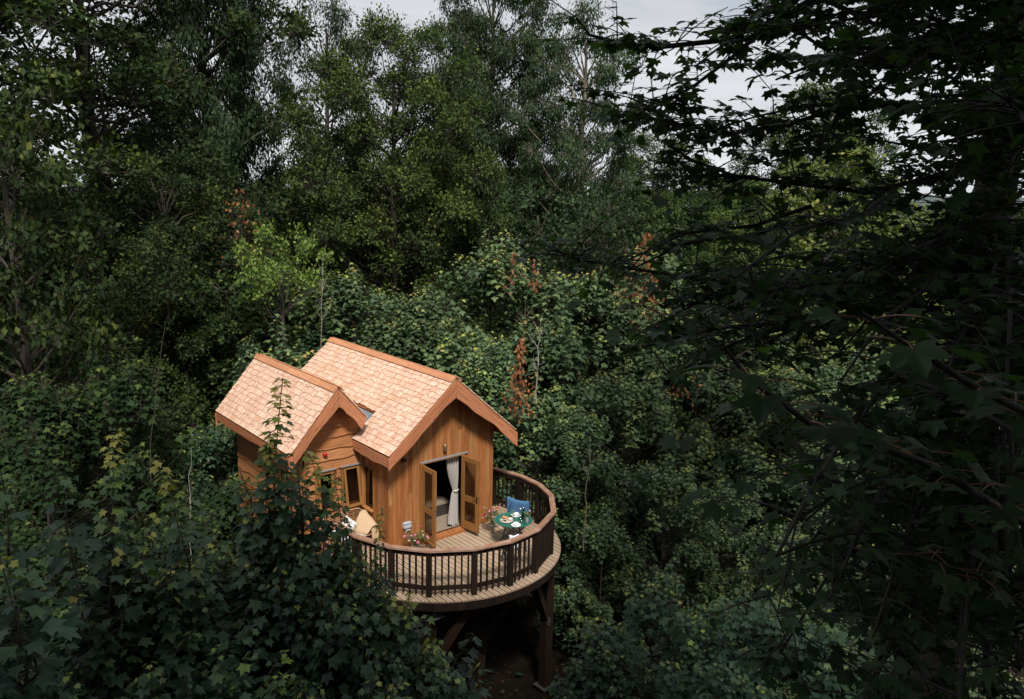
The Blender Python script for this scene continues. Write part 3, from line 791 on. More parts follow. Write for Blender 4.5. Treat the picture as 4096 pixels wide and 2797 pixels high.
# ------------------------------------------------------------------ table, chairs and what stands on them
TC = np.array([2.64, -1.555]); TZ = 0.72
tb = thing('bistro_table', 'round green folding bistro table laid for breakfast on the deck', 'table', (TC[0], TC[1], 0))
q = MB(); q.lathe([(0.455, -0.018), (0.468, -0.012), (0.47, 0.0), (0.462, 0.004), (0.455, 0.0015), (0.0, 0.0015)], (TC[0], TC[1], TZ), 48); build('tabletop', q, M['green'], tb)
tv = np.array([0.765, -0.643, 0]); tf = np.array([0.643, 0.765, 0])
for sgn in (-1, 1):
    for s2 in (-1, 1):
        a = np.array([TC[0], TC[1], 0])+tf*sgn*0.28+tv*s2*0.34+np.array([0, 0, 0.01]); b = np.array([TC[0], TC[1], 0])+tf*sgn*0.28-tv*s2*0.30+np.array([0, 0, TZ-0.02])
        q = MB(); q.bar(a, b, 0.012, 0.026, tf); build('leg', q, M['dkgreen'], tb)
for z, s_ in ((0.03, 0.33), (TZ-0.03, 0.29)):
    for s2 in (-1, 1):
        q = MB(); c = np.array([TC[0], TC[1], z])+tv*s2*s_; q.bar(c-tf*0.29, c+tf*0.29, 0.02, 0.012); build('crossbar', q, M['dkgreen'], tb)
q = MB(); c = np.array([TC[0], TC[1], 0.36]); q.bar(c-tf*0.29, c+tf*0.29, 0.014, 0.014); build('crossbar', q, M['dkgreen'], tb)

def chair(name, label, c, face, group):
    f = np.array([math.cos(face), math.sin(face), 0]); s = np.array([-f[1], f[0], 0]); c = np.array([c[0], c[1], 0.0])
    t = thing(name, label, 'chair', c, group=group)
    R = [s, f, (0, 0, 1)]
    for k in range(5):
        q = MB(); q.box(c+f*(-0.14+0.07*k)+np.array([0, 0, 0.45]), (0.40, 0.055, 0.014), R); build('seat_slat', q, M['dkgreen'], t)
    for k in (0.62, 0.76):
        q = MB(); q.box(c-f*0.235+np.array([0, 0, k]), (0.38, 0.012, 0.06), R); build('back_slat', q, M['dkgreen'], t)
    for sg in (-1, 1):
        q = MB(); q.bar(c+s*sg*0.2+f*0.20+np.array([0, 0, 0.0]), c+s*sg*0.2-f*0.24+np.array([0, 0, 0.84]), 0.012, 0.025, s); build('leg', q, M['dkgreen'], t)
        q = MB(); q.bar(c+s*sg*0.175-f*0.22+np.array([0, 0, 0.0]), c+s*sg*0.175+f*0.17+np.array([0, 0, 0.44]), 0.012, 0.025, s); build('leg', q, M['dkgreen'], t)
    q = MB(); q.bar(c-s*0.19-f*0.2+np.array([0, 0, 0.05]), c+s*0.19-f*0.2+np.array([0, 0, 0.05]), 0.014, 0.014)
    q.bar(c-s*0.19+f*0.17+np.array([0, 0, 0.06]), c+s*0.19+f*0.17+np.array([0, 0, 0.06]), 0.014, 0.014); build('stretcher', q, M['dkgreen'], t)
    return t, c, f, s
fa = math.atan2(-0.40, -0.92)
_, c1, f1, s1 = chair('folding_chair', 'folding green chair with a blue throw hung over its back', (3.02, -1.12), fa, 'folding chairs at the bistro table')
_, c2, f2, s2_ = chair('folding_chair', 'folding green chair seen through the balusters with a pale lilac cloth', (1.98, -2.27), math.atan2(0.85, 0.45), 'folding chairs at the bistro table')
# blue throw draped over chair back
def drape(c, f, s, width, ztop, zf, zb, depth, off, amp, n=24):
    rows = []
    prof = []
    for k in range(9): prof.append((off+depth, zf+(ztop-0.03-zf)*k/8))
    for k in range(5): a = math.pi*k/4; prof.append((off+depth*math.cos(a), ztop-0.03+0.03*math.sin(a)))
    for k in range(7): prof.append((off-depth, ztop-0.03-(ztop-0.03-zb)*(k+1)/7))
    vs = []; fs = []
    for i, (o_, z) in enumerate(prof):
        for j in range(n):
            t = j/(n-1)-0.5
            wob = amp*math.sin(t*14+z*5)*(1-0.6*(z > ztop-0.05))
            vs.append(c+s*width*t*(1+0.03*math.sin(z*9))+f*(o_+wob)+np.array([0, 0, z-0.018*math.cos(t*6)-0.015*t]))
    for i in range(len(prof)-1):
        for j in range(n-1): fs.append((i*n+j, i*n+j+1, (i+1)*n+j+1, (i+1)*n+j))
    q = MB(); q.add(vs, fs, None, 0.5, 0, True); return q
q = drape(c1, f1, s1, 0.60, 0.93, 0.43, 0.50, 0.035, -0.235, 0.006)
th = build('throw', q, M['blue'], None, label='blue speckled wool throw hanging over the chair beside the railing', cat='blanket')
md = th.modifiers.new('thickness', 'SOLIDIFY'); md.thickness = 0.012
q = MB(); q.box(c1+np.array([0, 0, 0.475]), (0.40, 0.38, 0.035), [s1, f1, (0, 0, 1)])
build('seat_pad', q, M['stone'], None, label='cream seat pad on the chair with the blue throw', cat='cushion')
q = drape(c2, f2, s2_, 0.22, 0.86, 0.62, 0.50, 0.022, -0.235, 0.008)
th2 = build('cloth', q, M['lilac'], None, label='pale lilac cloth hanging on the chair behind the balusters', cat='cloth')
md = th2.modifiers.new('thickness', 'SOLIDIFY'); md.thickness = 0.006

Z0 = TZ+0.0025
def put(name, prof, xy, mat, label, cat, seg=24, z=Z0, group=None, parent=None):
    q = MB(); q.lathe(prof, (xy[0], xy[1], z), seg)
    return build(name, q, mat, parent, label=label, cat=cat, group=group)
plate = [(0.0, 0.002), (0.07, 0.002), (0.075, 0.0), (0.118, 0.012), (0.12, 0.016), (0.114, 0.017), (0.078, 0.007), (0.0, 0.007)]
bowl = [(0.035, 0.0), (0.045, 0.002), (0.064, 0.022), (0.071, 0.05), (0.068, 0.052), (0.060, 0.026), (0.04, 0.012), (0.0, 0.010)]
put('plate', plate, (2.46, -1.86), M['white'], 'white plate beside the cutlery at the near edge of the green table', 'plate', group='white plates')
put('bowl', bowl, (2.465, -1.855), M['white'], 'white bowl on the plate beside the cutlery', 'bowl', z=Z0+0.008, group='white bowls')
put('plate', plate, (2.84, -1.42), M['white'], 'white plate in front of the blue throw', 'plate', group='white plates')
put('bowl', bowl, (2.85, -1.41), M['white'], 'white bowl on the plate in front of the blue throw', 'bowl', z=Z0+0.008, group='white bowls')
pl = put('platter', [(0.0, 0.004), (0.13, 0.004), (0.135, 0.002), (0.165, 0.012), (0.168, 0.018), (0.16, 0.019), (0.0, 0.011)], (2.455, -1.50), M['stone'], 'speckled stoneware platter of breakfast food on the green table', 'platter')
ZP = Z0+0.012
bo = put('bowl', [(0.035, 0.0), (0.055, 0.01), (0.068, 0.045), (0.065, 0.047), (0.05, 0.02), (0.0, 0.016)], (2.535, -1.555), M['stone'], 'speckled bowl of yoghurt on the platter', 'bowl', z=ZP)
q = MB(); q.lathe([(0.0, 0.0), (0.058, 0.0), (0.04, 0.006), (0.0, 0.009)], (2.535, -1.555, ZP+0.032), 16); build('yoghurt', q, M['yoghurt'], bo)
for k, (nm, xy, mt, lb) in enumerate((('small_pot', (2.365, -1.455), M['white'], 'tiny dark pot of white cream on the platter'), ('small_pot', (2.39, -1.53), M['dark'], 'tiny dark pot of jam on the platter'))):
    o_ = put(nm, [(0.02, 0), (0.03, 0.004), (0.035, 0.022), (0.032, 0.024), (0.026, 0.012), (0.0, 0.01)], xy, M['dark'], lb, 'pot', 14, ZP, 'little pots on the platter')
    q = MB(); q.lathe([(0.0, 0.0), (0.028, 0.0), (0.02, 0.004), (0.0, 0.005)], (xy[0], xy[1], ZP+0.018), 12); build('filling', q, mt, o_)
# croissants
def croissant(c, a0, name, label):
    pts = []; rad = []
    for k in range(13):
        t = k/12; a = a0+(t-0.5)*2.0
        pts.append((c[0]+0.055*math.cos(a)-0.03*math.cos(a0), c[1]+0.055*math.sin(a)-0.03*math.sin(a0), c[2]+0.01*math.sin(math.pi*t)))
        rad.append(0.006+0.024*math.sin(math.pi*t)**0.8*(1+0.12*math.cos(k*math.pi)))
    q = MB(); q.tube(pts, rad, 8); build(name, q, M['bread'], None, label=label, cat='pastry', group='croissants on the platter')
croissant((2.475, -1.44, ZP+0.022), 0.5, 'croissant', 'golden croissant lying flat on the platter beside the yoghurt')
croissant((2.455, -1.425, ZP+0.052), 2.4, 'croissant', 'golden croissant lying on top of another on the platter')
tum = [(0.0, 0.004), (0.028, 0.004), (0.030, 0.0), (0.033, 0.002), (0.037, 0.10), (0.0355, 0.10), (0.031, 0.010), (0.0, 0.010)]
g_ = put('tumbler', tum, (2.655, -1.43), M['glass'], 'clear tumbler of green juice behind the platter', 'glass', 16)
q = MB(); q.lathe([(0.0, 0.012), (0.030, 0.012), (0.0345, 0.078), (0.0, 0.078)], (2.655, -1.43, Z0), 16); build('juice', q, M['juice'], g_)
put('tumbler', tum, (2.655, -1.85), M['glass'], 'empty clear tumbler beside the near white plate', 'glass', 16)
wg = [(0.0, 0.0), (0.034, 0.001), (0.033, 0.004), (0.004, 0.010), (0.0035, 0.085), (0.012, 0.095), (0.034, 0.125), (0.036, 0.15), (0.029, 0.19), (0.0275, 0.19), (0.034, 0.15), (0.03, 0.122), (0.0, 0.098)]
put('wine_glass', wg, (2.70, -1.92), M['glass'], 'clear wine glass in front of the grey vase', 'glass', 16)
put('wine_glass', wg, (2.715, -1.47), M['glass'], 'clear wine glass between the green juice and the far plate', 'glass', 16)
bt = [(0.0, 0.0), (0.040, 0.0), (0.042, 0.01), (0.042, 0.17), (0.034, 0.205), (0.016, 0.245), (0.014, 0.285), (0.017, 0.287), (0.017, 0.292), (0.0, 0.292)]
b1 = put('water_bottle', bt, (2.73, -1.70), M['glass'], 'clear swing-top water bottle in front of the dark green bottle', 'bottle', 18)
q = MB(); q.lathe([(0.0, 0.0), (0.017, 0.0), (0.018, 0.03), (0.0, 0.034)], (2.73, -1.70, Z0+0.29), 12); build('stopper', q, M['white'], b1)
q = MB(); q.lathe([(0.0, 0.008), (0.038, 0.008), (0.038, 0.165), (0.0, 0.165)], (2.73, -1.70, Z0), 16); build('water', q, M['glass'], b1)
b2 = put('wine_bottle', bt, (2.84, -1.68), M['glassgreen'], 'dark green wine bottle behind the clear water bottle', 'bottle', 18)
q = MB(); q.lathe([(0.0, 0.0), (0.018, 0.0), (0.019, 0.05), (0.0, 0.052)], (2.84, -1.68, Z0+0.265), 12); build('foil_cap', q, M['steel'], b2)
q = MB(); q.box((2.375, -1.80, Z0+0.003), (0.018, 0.17, 0.003), [(0.9, -0.43, 0), (0.43, 0.9, 0), (0, 0, 1)]); q.box((2.375-0.03, -1.80+0.07-0.13, Z0+0.004), (0.001, 0.001, 0.001))
q = MB()
ux_ = np.array([0.62, -0.78, 0]); 
for k, off in enumerate((0.0, 0.045)):
    c = np.array([2.345+off*0.9, -1.745-off*0.55, Z0+0.004])
    q = MB(); q.bar(c, c+np.array([0.03, -0.13, 0]), 0.007, 0.003); q.lathe([(0.0, 0.0), (0.016, 0.001), (0.017, 0.004), (0.0, 0.005)], c+np.array([-0.004, 0.014, 0]), 10, sx=0.8, sy=1.5)
    if k == 0: build('fork', q, M['steel'], None, label='steel fork left of the spoon on the green table', cat='cutlery', group='cutlery beside the near plate')
    else: build('spoon', q, M['steel'], None, label='steel spoon between the fork and the near white plate', cat='cutlery', group='cutlery beside the near plate')
put('stoneware_vase', [(0.0, 0.0), (0.043, 0.0), (0.046, 0.01), (0.046, 0.135), (0.040, 0.155), (0.040, 0.165), (0.035, 0.165), (0.035, 0.03), (0.0, 0.03)], (2.80, -1.87), M['greyvase'], 'speckled grey stoneware vase holding a few flowers on the table', 'vase', 20)

# flowers
def bouquet(name, label, base, h, spread, n, heads, seed, lean=(0, 0), group='bunches of cut flowers'):
    r = random.Random(seed); base = np.array(base, float)
    t = thing(name, label, 'flowers', base, group=group)
    st = MB(); lf = MB(); tips = []
    for i in range(n):
        a = r.uniform(0, 6.28); rr = spread*math.sqrt(r.random()); hh = h*r.uniform(0.6, 1.0)*(1-0.25*(rr/spread)**2)
        tip = base+np.array([rr*math.cos(a)+lean[0], rr*math.sin(a)+lean[1], hh]); mid = base*0.55+tip*0.45+np.array([0, 0, h*0.12])
        mid[:2] = base[:2]*0.75+tip[:2]*0.25
        st.tube([base+np.array([0, 0, -0.0]), mid, tip], [0.0028, 0.0024, 0.0016], 4)
        tips.append(tip)
        for k in range(9):
            s = r.uniform(0.35, 0.97); p = mid*(1-s)+tip*s if s > 0.4 else base*(1-s)+tip*s
            aa = r.uniform(0, 6.28); L_ = r.uniform(0.03, 0.07); dv = np.array([math.cos(aa), math.sin(aa), r.uniform(-0.5, 0.6)]); sv = np.array([-math.sin(aa), math.cos(aa), 0])
            lf.add([p, p+dv*L_*0.5+sv*L_*0.22, p+dv*L_, p+dv*L_*0.5-sv*L_*0.22], [(0, 1, 2, 3)], None, r.random())
    build('stem', st, M['stem'], t, kind='stuff'); build('leaves', lf, M['stem'], t, kind='stuff')
    for (mt, cnt, size, form) in heads:
        for k in range(cnt):
            p = tips[r.randrange(len(tips))]+np.array([r.uniform(-.01, .01), r.uniform(-.01, .01), 0.0])
            q = MB()
            if form == 'cluster':
                for j in range(46):
                    d_ = np.array([r.gauss(0, 1), r.gauss(0, 1), r.gauss(0, 1)]); d_ /= np.linalg.norm(d_)
                    c = p+d_*size*r.uniform(0.5, 1.0); e = np.cross(d_, (0.3, 0.5, 0.8)); e /= np.linalg.norm(e); g = np.cross(d_, e); z = size*0.30
                    q.add([c+e*z, c+g*z, c-e*z, c-g*z], [(0, 1, 2, 3)], None, r.random())
            elif form == 'spike':
                for j in range(40):
                    a = r.uniform(0, 6.28); hz_ = r.uniform(-1.6, 1.0)*size; c = p+np.array([math.cos(a), math.sin(a), 0])*size*0.32+np.array([0, 0, hz_]); e = np.array([-math.sin(a), math.cos(a), 0]); z = size*0.22
                    q.add([c+e*z, c+np.array([0, 0, z])+np.array([math.cos(a), math.sin(a), 0])*z, c-e*z, c-np.array([0, 0, z])], [(0, 1, 2, 3)], None, r.random())
            else:
                for j in range(9):
                    a = j*6.283/9; e = np.array([math.cos(a), math.sin(a), 0.35]); s_ = np.array([-math.sin(a), math.cos(a), 0])
                    q.add([p, p+e*size*0.6+s_*size*0.22, p+e*size, p+e*size*0.6-s_*size*0.22], [(0, 1, 2, 3)], None, r.random())
            build('bloom', q, mt, t)
    return t
bouquet('flower_bunch', 'few crimson and pale pink flowers in the grey table vase', (2.80, -1.87, Z0+0.08), 0.26, 0.09, 12, [(M['crimson'], 1, 0.03, 'spike'), (M['lilacp'], 2, 0.028, 'cluster'), (M['pink'], 2, 0.022, 'cluster')], 5)
put('glass_vase', [(0.0, 0.0), (0.062, 0.0), (0.066, 0.01), (0.066, 0.27), (0.062, 0.27), (0.060, 0.02), (0.0, 0.02)], (2.72, -0.62), M['glass'], 'tall clear glass vase on the deck boards beside the open door', 'vase', 22, z=0.002)
bouquet('flower_bunch', 'wild pink, crimson and orange flowers in the tall glass vase', (2.72, -0.62, 0.05), 0.80, 0.26, 46, [(M['pink'], 5, 0.045, 'cluster'), (M['crimson'], 4, 0.055, 'spike'), (M['orange'], 2, 0.03, 'daisy'), (M['lilacp'], 4, 0.022, 'daisy'), (M['pink'], 5, 0.03, 'daisy')], 11)
put('pail', [(0.0, 0.0), (0.085, 0.0), (0.09, 0.01), (0.10, 0.20), (0.096, 0.20), (0.08, 0.02), (0.0, 0.02)], (0.55, -0.30), M['glass'], 'clear glass pail of flowers below the grey socket box', 'vase', 20, z=0.002)
bouquet('flower_bunch', 'loose pink, crimson and white flowers before the open left door', (0.58, -0.33, 0.04), 0.60, 0.30, 46, [(M['pink'], 6, 0.042, 'cluster'), (M['crimson'], 4, 0.05, 'daisy'), (M['lilacp'], 6, 0.028, 'daisy'), (M['lilacp'], 2, 0.03, 'cluster')], 17)

# ------------------------------------------------------------------ wicker bench with cushions and throw
bn = thing('wicker_bench', 'low rattan cane bench with rounded back against the waney boards', 'bench', (-0.68, 0.75, 0))
X0, X1 = -1.24, -0.10; YB_, YF_ = 1.02, 0.50
def arc_path(inset, z0, ztop):
    pts = []
    xa, xb = X0+inset, X1-inset; r_ = 0.22
    pts.append((xa, YB_-0.02, z0)); pts.append((xa, YB_, ztop-r_))
    for k in range(1, 7): a = math.pi-k*math.pi/2/6; pts.append((xa+r_+r_*math.cos(a), YB_, ztop-r_+r_*math.sin(a)))
    for k in range(0, 7): a = math.pi/2-k*math.pi/2/6; pts.append((xb-r_+r_*math.cos(a), YB_, ztop-r_+r_*math.sin(a)))
    pts.append((xb, YB_-0.02, z0))
    return pts
q = MB(); q.tube(arc_path(0.0, 0.36, 0.90), 0.018, 8); build('back_frame', q, M['wicker'], bn)
for k in range(11):
    z = 0.42+k*0.043; ins = 0.0 if z < 0.68 else 0.22-math.sqrt(max(0.22**2-(z-0.68)**2, 0))
    q = MB(); q.tube([(X0+ins+0.005, YB_-0.004, z), ((X0+X1)/2, YB_+0.01, z), (X1-ins-0.005, YB_-0.004, z)], 0.0075, 6); build('back_cane', q, M['wicker'], bn)
for k in range(7):
    xk = X0+0.12+k*(X1-X0-0.24)/6
    q = MB(); q.tube([(xk, YB_+0.016, 0.37), (xk, YB_+0.018, 0.88)], 0.006, 5); build('back_upright', q, M['wicker'], bn)
for k in range(13):
    yk = YF_+k*(YB_-YF_)/12
    q = MB(); q.tube([(X0+0.02, yk, 0.37), (X1-0.02, yk, 0.37)], 0.009, 6); build('seat_cane', q, M['wicker'], bn)
q = MB(); q.tube([(X0, YB_, 0.365), (X0, YF_, 0.365), (X1, YF_, 0.365), (X1, YB_, 0.365)], 0.018, 8); build('seat_frame', q, M['wicker'], bn)
for sx in (X0, X1):
    q = MB(); q.tube([(sx, YB_, 0.62), (sx, YB_-0.2, 0.60), (sx, YF_+0.05, 0.56), (sx, YF_, 0.50), (sx, YF_, 0.37)], 0.016, 8); build('armrest', q, M['wicker'], bn)
    for sy in (YB_, YF_):
        q = MB(); q.tube([(sx, sy, 0.36), (sx, sy, 0.0)], 0.017, 8); build('leg', q, M['wicker'], bn)
def cushion(c, R, size, name, label, mat, thick=0.07):
    R = np.array(R, float); n = 12; vs = []; ws = []; fs = []
    for side in (-1, 1):
        for i in range(n):
            for j in range(n):
                a = i/(n-1)*2-1; b = j/(n-1)*2-1
                pin = 1-0.07*(1-abs(a))*1 if False else 1
                h_ = thick*((1-a**4)*(1-b**4))**0.6
                aa = a*(1-0.06*(1-b*b)); bb = b*(1-0.06*(1-a*a))
                vs.append(np.array(c)+R[0]*aa*size/2+R[1]*bb*size/2+R[2]*side*h_)
                ws.append((a*size/2, b*size/2, 0.013))
        base = 0 if side < 0 else n*n
        for i in range(n-1):
            for j in range(n-1): fs.append((base+i*n+j, base+i*n+j+1, base+(i+1)*n+j+1, base+(i+1)*n+j))
    q = MB(); q.add(vs, fs, ws, 0.5, 0, True)
    return build(name, q, mat, None, label=label, cat='cushion')
def basis(n, roll=0.0):
    n = np.array(n, float); n /= np.linalg.norm(n); a = np.cross((0, 0, 1), n); a /= np.linalg.norm(a); b = np.cross(n, a)
    return [a*math.cos(roll)+b*math.sin(roll), -a*math.sin(roll)+b*math.cos(roll), n]
cushion((-0.62, 0.83, 0.60), basis((-0.1, -0.8, 0.5), 0.78), 0.36, 'cushion', 'grey and white checked cushion against the bench back', M['checker'])
cushion((-0.95, 0.66, 0.50), basis((-0.1, -0.5, 0.8), 0.3), 0.38, 'cushion', 'white cushion with dark edge lying half hidden by leaves', M['white'], 0.06)
# beige throw over the right arm and corner
def sheet(rows, n=18):
    vs = []; fs = []
    for i, (a, b) in enumerate(rows):
        a = np.array(a, float); b = np.array(b, float)
        for j in range(n):
            t = j/(n-1); p = a*(1-t)+b*t
            p = p+np.array([0.006*math.sin(i*1.1+t*7), 0.006*math.cos(i*0.9+t*8), 0.006*math.sin(t*9+i)])
            vs.append(p)
    for i in range(len(rows)-1):
        for j in range(n-1): fs.append((i*n+j, i*n+j+1, (i+1)*n+j+1, (i+1)*n+j))
    q = MB(); q.add(vs, fs, None, 0.5, 0, True); return q
rows = [((-0.33, 0.46, 0.40), (-0.50, 0.80, 0.41)), ((-0.28, 0.46, 0.44), (-0.44, 0.86, 0.50)), ((-0.22, 0.47, 0.50), (-0.34, 0.93, 0.66)), ((-0.17, 0.47, 0.56), (-0.22, 0.97, 0.80)), ((-0.12, 0.46, 0.595), (-0.14, 0.97, 0.83)), ((-0.07, 0.46, 0.60), (-0.075, 0.96, 0.81)), ((-0.04, 0.45, 0.57), (-0.045, 0.95, 0.70)), ((-0.03, 0.44, 0.42), (-0.035, 0.94, 0.5)), ((-0.03, 0.43, 0.2), (-0.035, 0.92, 0.3))]
q = sheet(rows); tw = build('throw', q, M['beige'], None, label='beige wool throw with cream fringe over the bench arm', cat='blanket')
md = tw.modifiers.new('thickness', 'SOLIDIFY'); md.thickness = 0.02
q = sheet([((-0.20, 0.45, 0.52), (-0.05, 0.445, 0.60)), ((-0.21, 0.43, 0.40), (-0.03, 0.43, 0.45)), ((-0.20, 0.425, 0.26), (-0.03, 0.425, 0.28)), ((-0.19, 0.42, 0.14), (-0.03, 0.42, 0.15))], 8); fr_ = build('front_fold', q, M['beige'], tw)
q = MB()
for k in range(26):
    t = k/25; a = np.array([-0.33, 0.46, 0.40])*(1-t)+np.array([-0.50, 0.80, 0.41])*t
    e = a+np.array([-0.10+random.uniform(-.02, .02), -0.05+random.uniform(-.02, .02), -0.015])
    q.tube([a, (a+e)/2+np.array([0, 0, 0.01]), e], [0.006, 0.005, 0.003], 4)
build('fringe', q, M['fringe'], tw, kind='stuff')

# ------------------------------------------------------------------ foliage
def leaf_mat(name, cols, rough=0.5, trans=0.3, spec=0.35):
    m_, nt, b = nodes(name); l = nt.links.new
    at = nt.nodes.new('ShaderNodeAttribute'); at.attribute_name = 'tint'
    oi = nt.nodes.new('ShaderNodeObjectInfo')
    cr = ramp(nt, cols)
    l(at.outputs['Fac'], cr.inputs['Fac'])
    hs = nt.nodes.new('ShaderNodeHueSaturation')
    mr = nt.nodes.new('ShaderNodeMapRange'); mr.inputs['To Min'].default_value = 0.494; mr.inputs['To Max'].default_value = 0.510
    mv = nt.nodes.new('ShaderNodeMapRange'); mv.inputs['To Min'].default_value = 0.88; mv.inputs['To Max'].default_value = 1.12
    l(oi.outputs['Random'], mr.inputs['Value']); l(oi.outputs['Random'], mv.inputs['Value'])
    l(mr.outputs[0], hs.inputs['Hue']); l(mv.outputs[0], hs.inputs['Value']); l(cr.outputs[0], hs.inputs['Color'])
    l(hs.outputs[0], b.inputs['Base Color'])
    b.inputs['Roughness'].default_value = rough; b.inputs['Specular IOR Level'].default_value = spec
    tr = nt.nodes.new('ShaderNodeBsdfTranslucent')
    tg = nt.nodes.new('ShaderNodeMix'); tg.data_type = 'RGBA'; tg.blend_type = 'MULTIPLY'; tg.inputs['Factor'].default_value = 1
    tg.inputs['B'].default_value = (1.3, 1.5, 0.5, 1)
    l(hs.outputs[0], tg.inputs['A']); l(tg.outputs['Result'], tr.inputs['Color'])
    mi_ = nt.nodes.new('ShaderNodeMixShader'); mi_.inputs[0].default_value = trans
    l(b.outputs[0], mi_.inputs[1]); l(tr.outputs[0], mi_.inputs[2]); l(mi_.outputs[0], nt.nodes['Material Output'].inputs['Surface'])
    return m_
F = {}
F['oak'] = leaf_mat('oak_leaves', [(0.0, (0.012, 0.026, 0.010)), (0.45, (0.040, 0.072, 0.020)), (0.8, (0.105, 0.145, 0.032)), (1.0, (0.19, 0.22, 0.05))], 0.6, 0.22, 0.15)
F['ash'] = leaf_mat('ash_leaves', [(0.0, (0.011, 0.026, 0.012)), (0.5, (0.034, 0.062, 0.026)), (0.85, (0.075, 0.112, 0.038)), (1.0, (0.12, 0.15, 0.048))], 0.6, 0.22, 0.15)
F['syc'] = leaf_mat('sycamore_leaves', [(0.0, (0.022, 0.050, 0.028)), (0.34, (0.080, 0.130, 0.060)), (0.62, (0.150, 0.205, 0.078)), (0.84, (0.30, 0.34, 0.065)), (1.0, (0.40, 0.25, 0.10))], 0.5, 0.2, 0.3)
F['sap'] = leaf_mat('shade_darkened_sapling_leaves', [(0.0, (0.010, 0.027, 0.017)), (0.38, (0.034, 0.074, 0.040)), (0.66, (0.075, 0.125, 0.045)), (0.82, (0.20, 0.26, 0.045)), (1.0, (0.30, 0.27, 0.07))], 0.45, 0.22, 0.3)  # darker copy of the sycamore leaf; edge darkening and shade put into the colour
F['shade_dark'] = leaf_mat('dark_oak_leaves', [(0.0, (0.009, 0.020, 0.009)), (0.45, (0.024, 0.045, 0.015)), (0.8, (0.060, 0.084, 0.020)), (1.0, (0.12, 0.14, 0.03))], 0.6, 0.22, 0.12)  # darkened leaf colour imitating shade on the left trees and hollow
F['canopy'] = leaf_mat('shade_darkened_sycamore_leaves', [(0.0, (0.016, 0.034, 0.018)), (0.5, (0.036, 0.068, 0.030)), (0.9, (0.065, 0.100, 0.028)), (1.0, (0.09, 0.12, 0.03))], 0.5, 0.45, 0.2)  # sycamore leaf darkened in colour to imitate shade on the right-hand tree
F['hazel'] = leaf_mat('lime_green_leaves', [(0.0, (0.05, 0.095, 0.018)), (0.5, (0.13, 0.19, 0.034)), (1.0, (0.24, 0.30, 0.06))], 0.5, 0.3)
F['chestnut'] = leaf_mat('flowering_crown', [(0.0, (0.03, 0.055, 0.015)), (0.5, (0.09, 0.12, 0.026)), (1.0, (0.30, 0.29, 0.09))], 0.6, 0.25)
F['brown'] = leaf_mat('withered_brown_leaves', [(0.0, (0.13, 0.042, 0.02)), (0.5, (0.24, 0.082, 0.036)), (1.0, (0.34, 0.17, 0.09))], 0.8, 0.2, 0.2)
F['litter'] = leaf_mat('fallen_leaves', [(0.0, (0.02, 0.012, 0.007)), (1.0, (0.09, 0.05, 0.025))], 0.8, 0.1, 0.2)
def bark(name, c1, c2):
    m_, nt, b = nodes(name); l = nt.links.new
    t = nt.nodes.new('ShaderNodeTexCoord'); mp_ = nt.nodes.new('ShaderNodeMapping'); mp_.inputs['Scale'].default_value = (6, 6, 1.5)
    n = nt.nodes.new('ShaderNodeTexNoise'); n.inputs['Scale'].default_value = 3; n.inputs['Detail'].default_value = 8
    l(t.outputs['Object'], mp_.inputs['Vector']); l(mp_.outputs[0], n.inputs['Vector'])
    r = ramp(nt, [(0.35, c1), (0.65, c2)]); l(n.outputs['Fac'], r.inputs['Fac']); l(r.outputs[0], b.inputs['Base Color'])
    b.inputs['Roughness'].default_value = 0.9
    bp = nt.nodes.new('ShaderNodeBump'); bp.inputs['Strength'].default_value = 0.7; bp.inputs['Distance'].default_value = 0.03
    l(n.outputs['Fac'], bp.inputs['Height']); l(bp.outputs[0], b.inputs['Normal'])
    return m_
F['bark'] = bark('dark_bark', (0.025, 0.02, 0.015), (0.07, 0.058, 0.045))
F['bark2'] = bark('black_bark', (0.008, 0.007, 0.005), (0.024, 0.020, 0.016))
F['barkpale'] = bark('grey_bark', (0.11, 0.095, 0.075), (0.22, 0.19, 0.15))
F['twigpale'] = bark('pale_dead_wood', (0.20, 0.18, 0.15), (0.34, 0.31, 0.27))

def fan(outline, fold=0.42, droop=0.34):
    pts = [(0.0, 0.0)]+outline
    v = np.array([(p[0], p[1], fold*abs(p[1])*0.6-droop*(p[0]**2+p[1]**2)*0.8) for p in pts])
    n = len(outline)
    f = np.array([(0, i, i % n+1) for i in range(1, n+1)])
    return v, f
def pol(a, r): return (r*math.cos(math.radians(a)), r*math.sin(math.radians(a)))
_h = [(0, 1.0), (9, .84), (16, .80), (25, .60), (40, .80), (49, .93), (60, .76), (82, .50), (100, .62), (110, .66), (128, .46), (165, .22)]
T_MAPLE = fan([pol(a, r) for a, r in _h]+[pol(-a, r) for a, r in _h[::-1][:-1]])
_g = [(0, 1.0), (14, .78), (27, .58), (50, .92), (82, .50), (110, .66), (150, .30)]
T_MAPLE2 = fan([pol(a, r) for a, r in _g]+[pol(-a, r) for a, r in _g[::-1][:-1]])
T_STAR = (np.array([(-0.15, 0, 0), (0.22, -0.66, -0.12), (0.50, -0.30, 0.0), (1.0, 0, -0.22), (0.50, 0.30, 0.0), (0.22, 0.66, -0.12)]), np.array([(0, 1, 2), (0, 2, 4), (2, 3, 4), (0, 4, 5)]))
T_RHOMB = (np.array([(0, 0, 0), (0.5, -0.34, 0.06), (1.0, 0, -0.08), (0.5, 0.34, 0.06)]), np.array([(0, 1, 2), (0, 2, 3)]))
T_LANCE = (np.array([(0, 0, 0), (0.45, -0.21, 0.04), (1.0, 0, -0.12), (0.45, 0.21, 0.04)]), np.array([(0, 1, 2), (0, 2, 3)]))

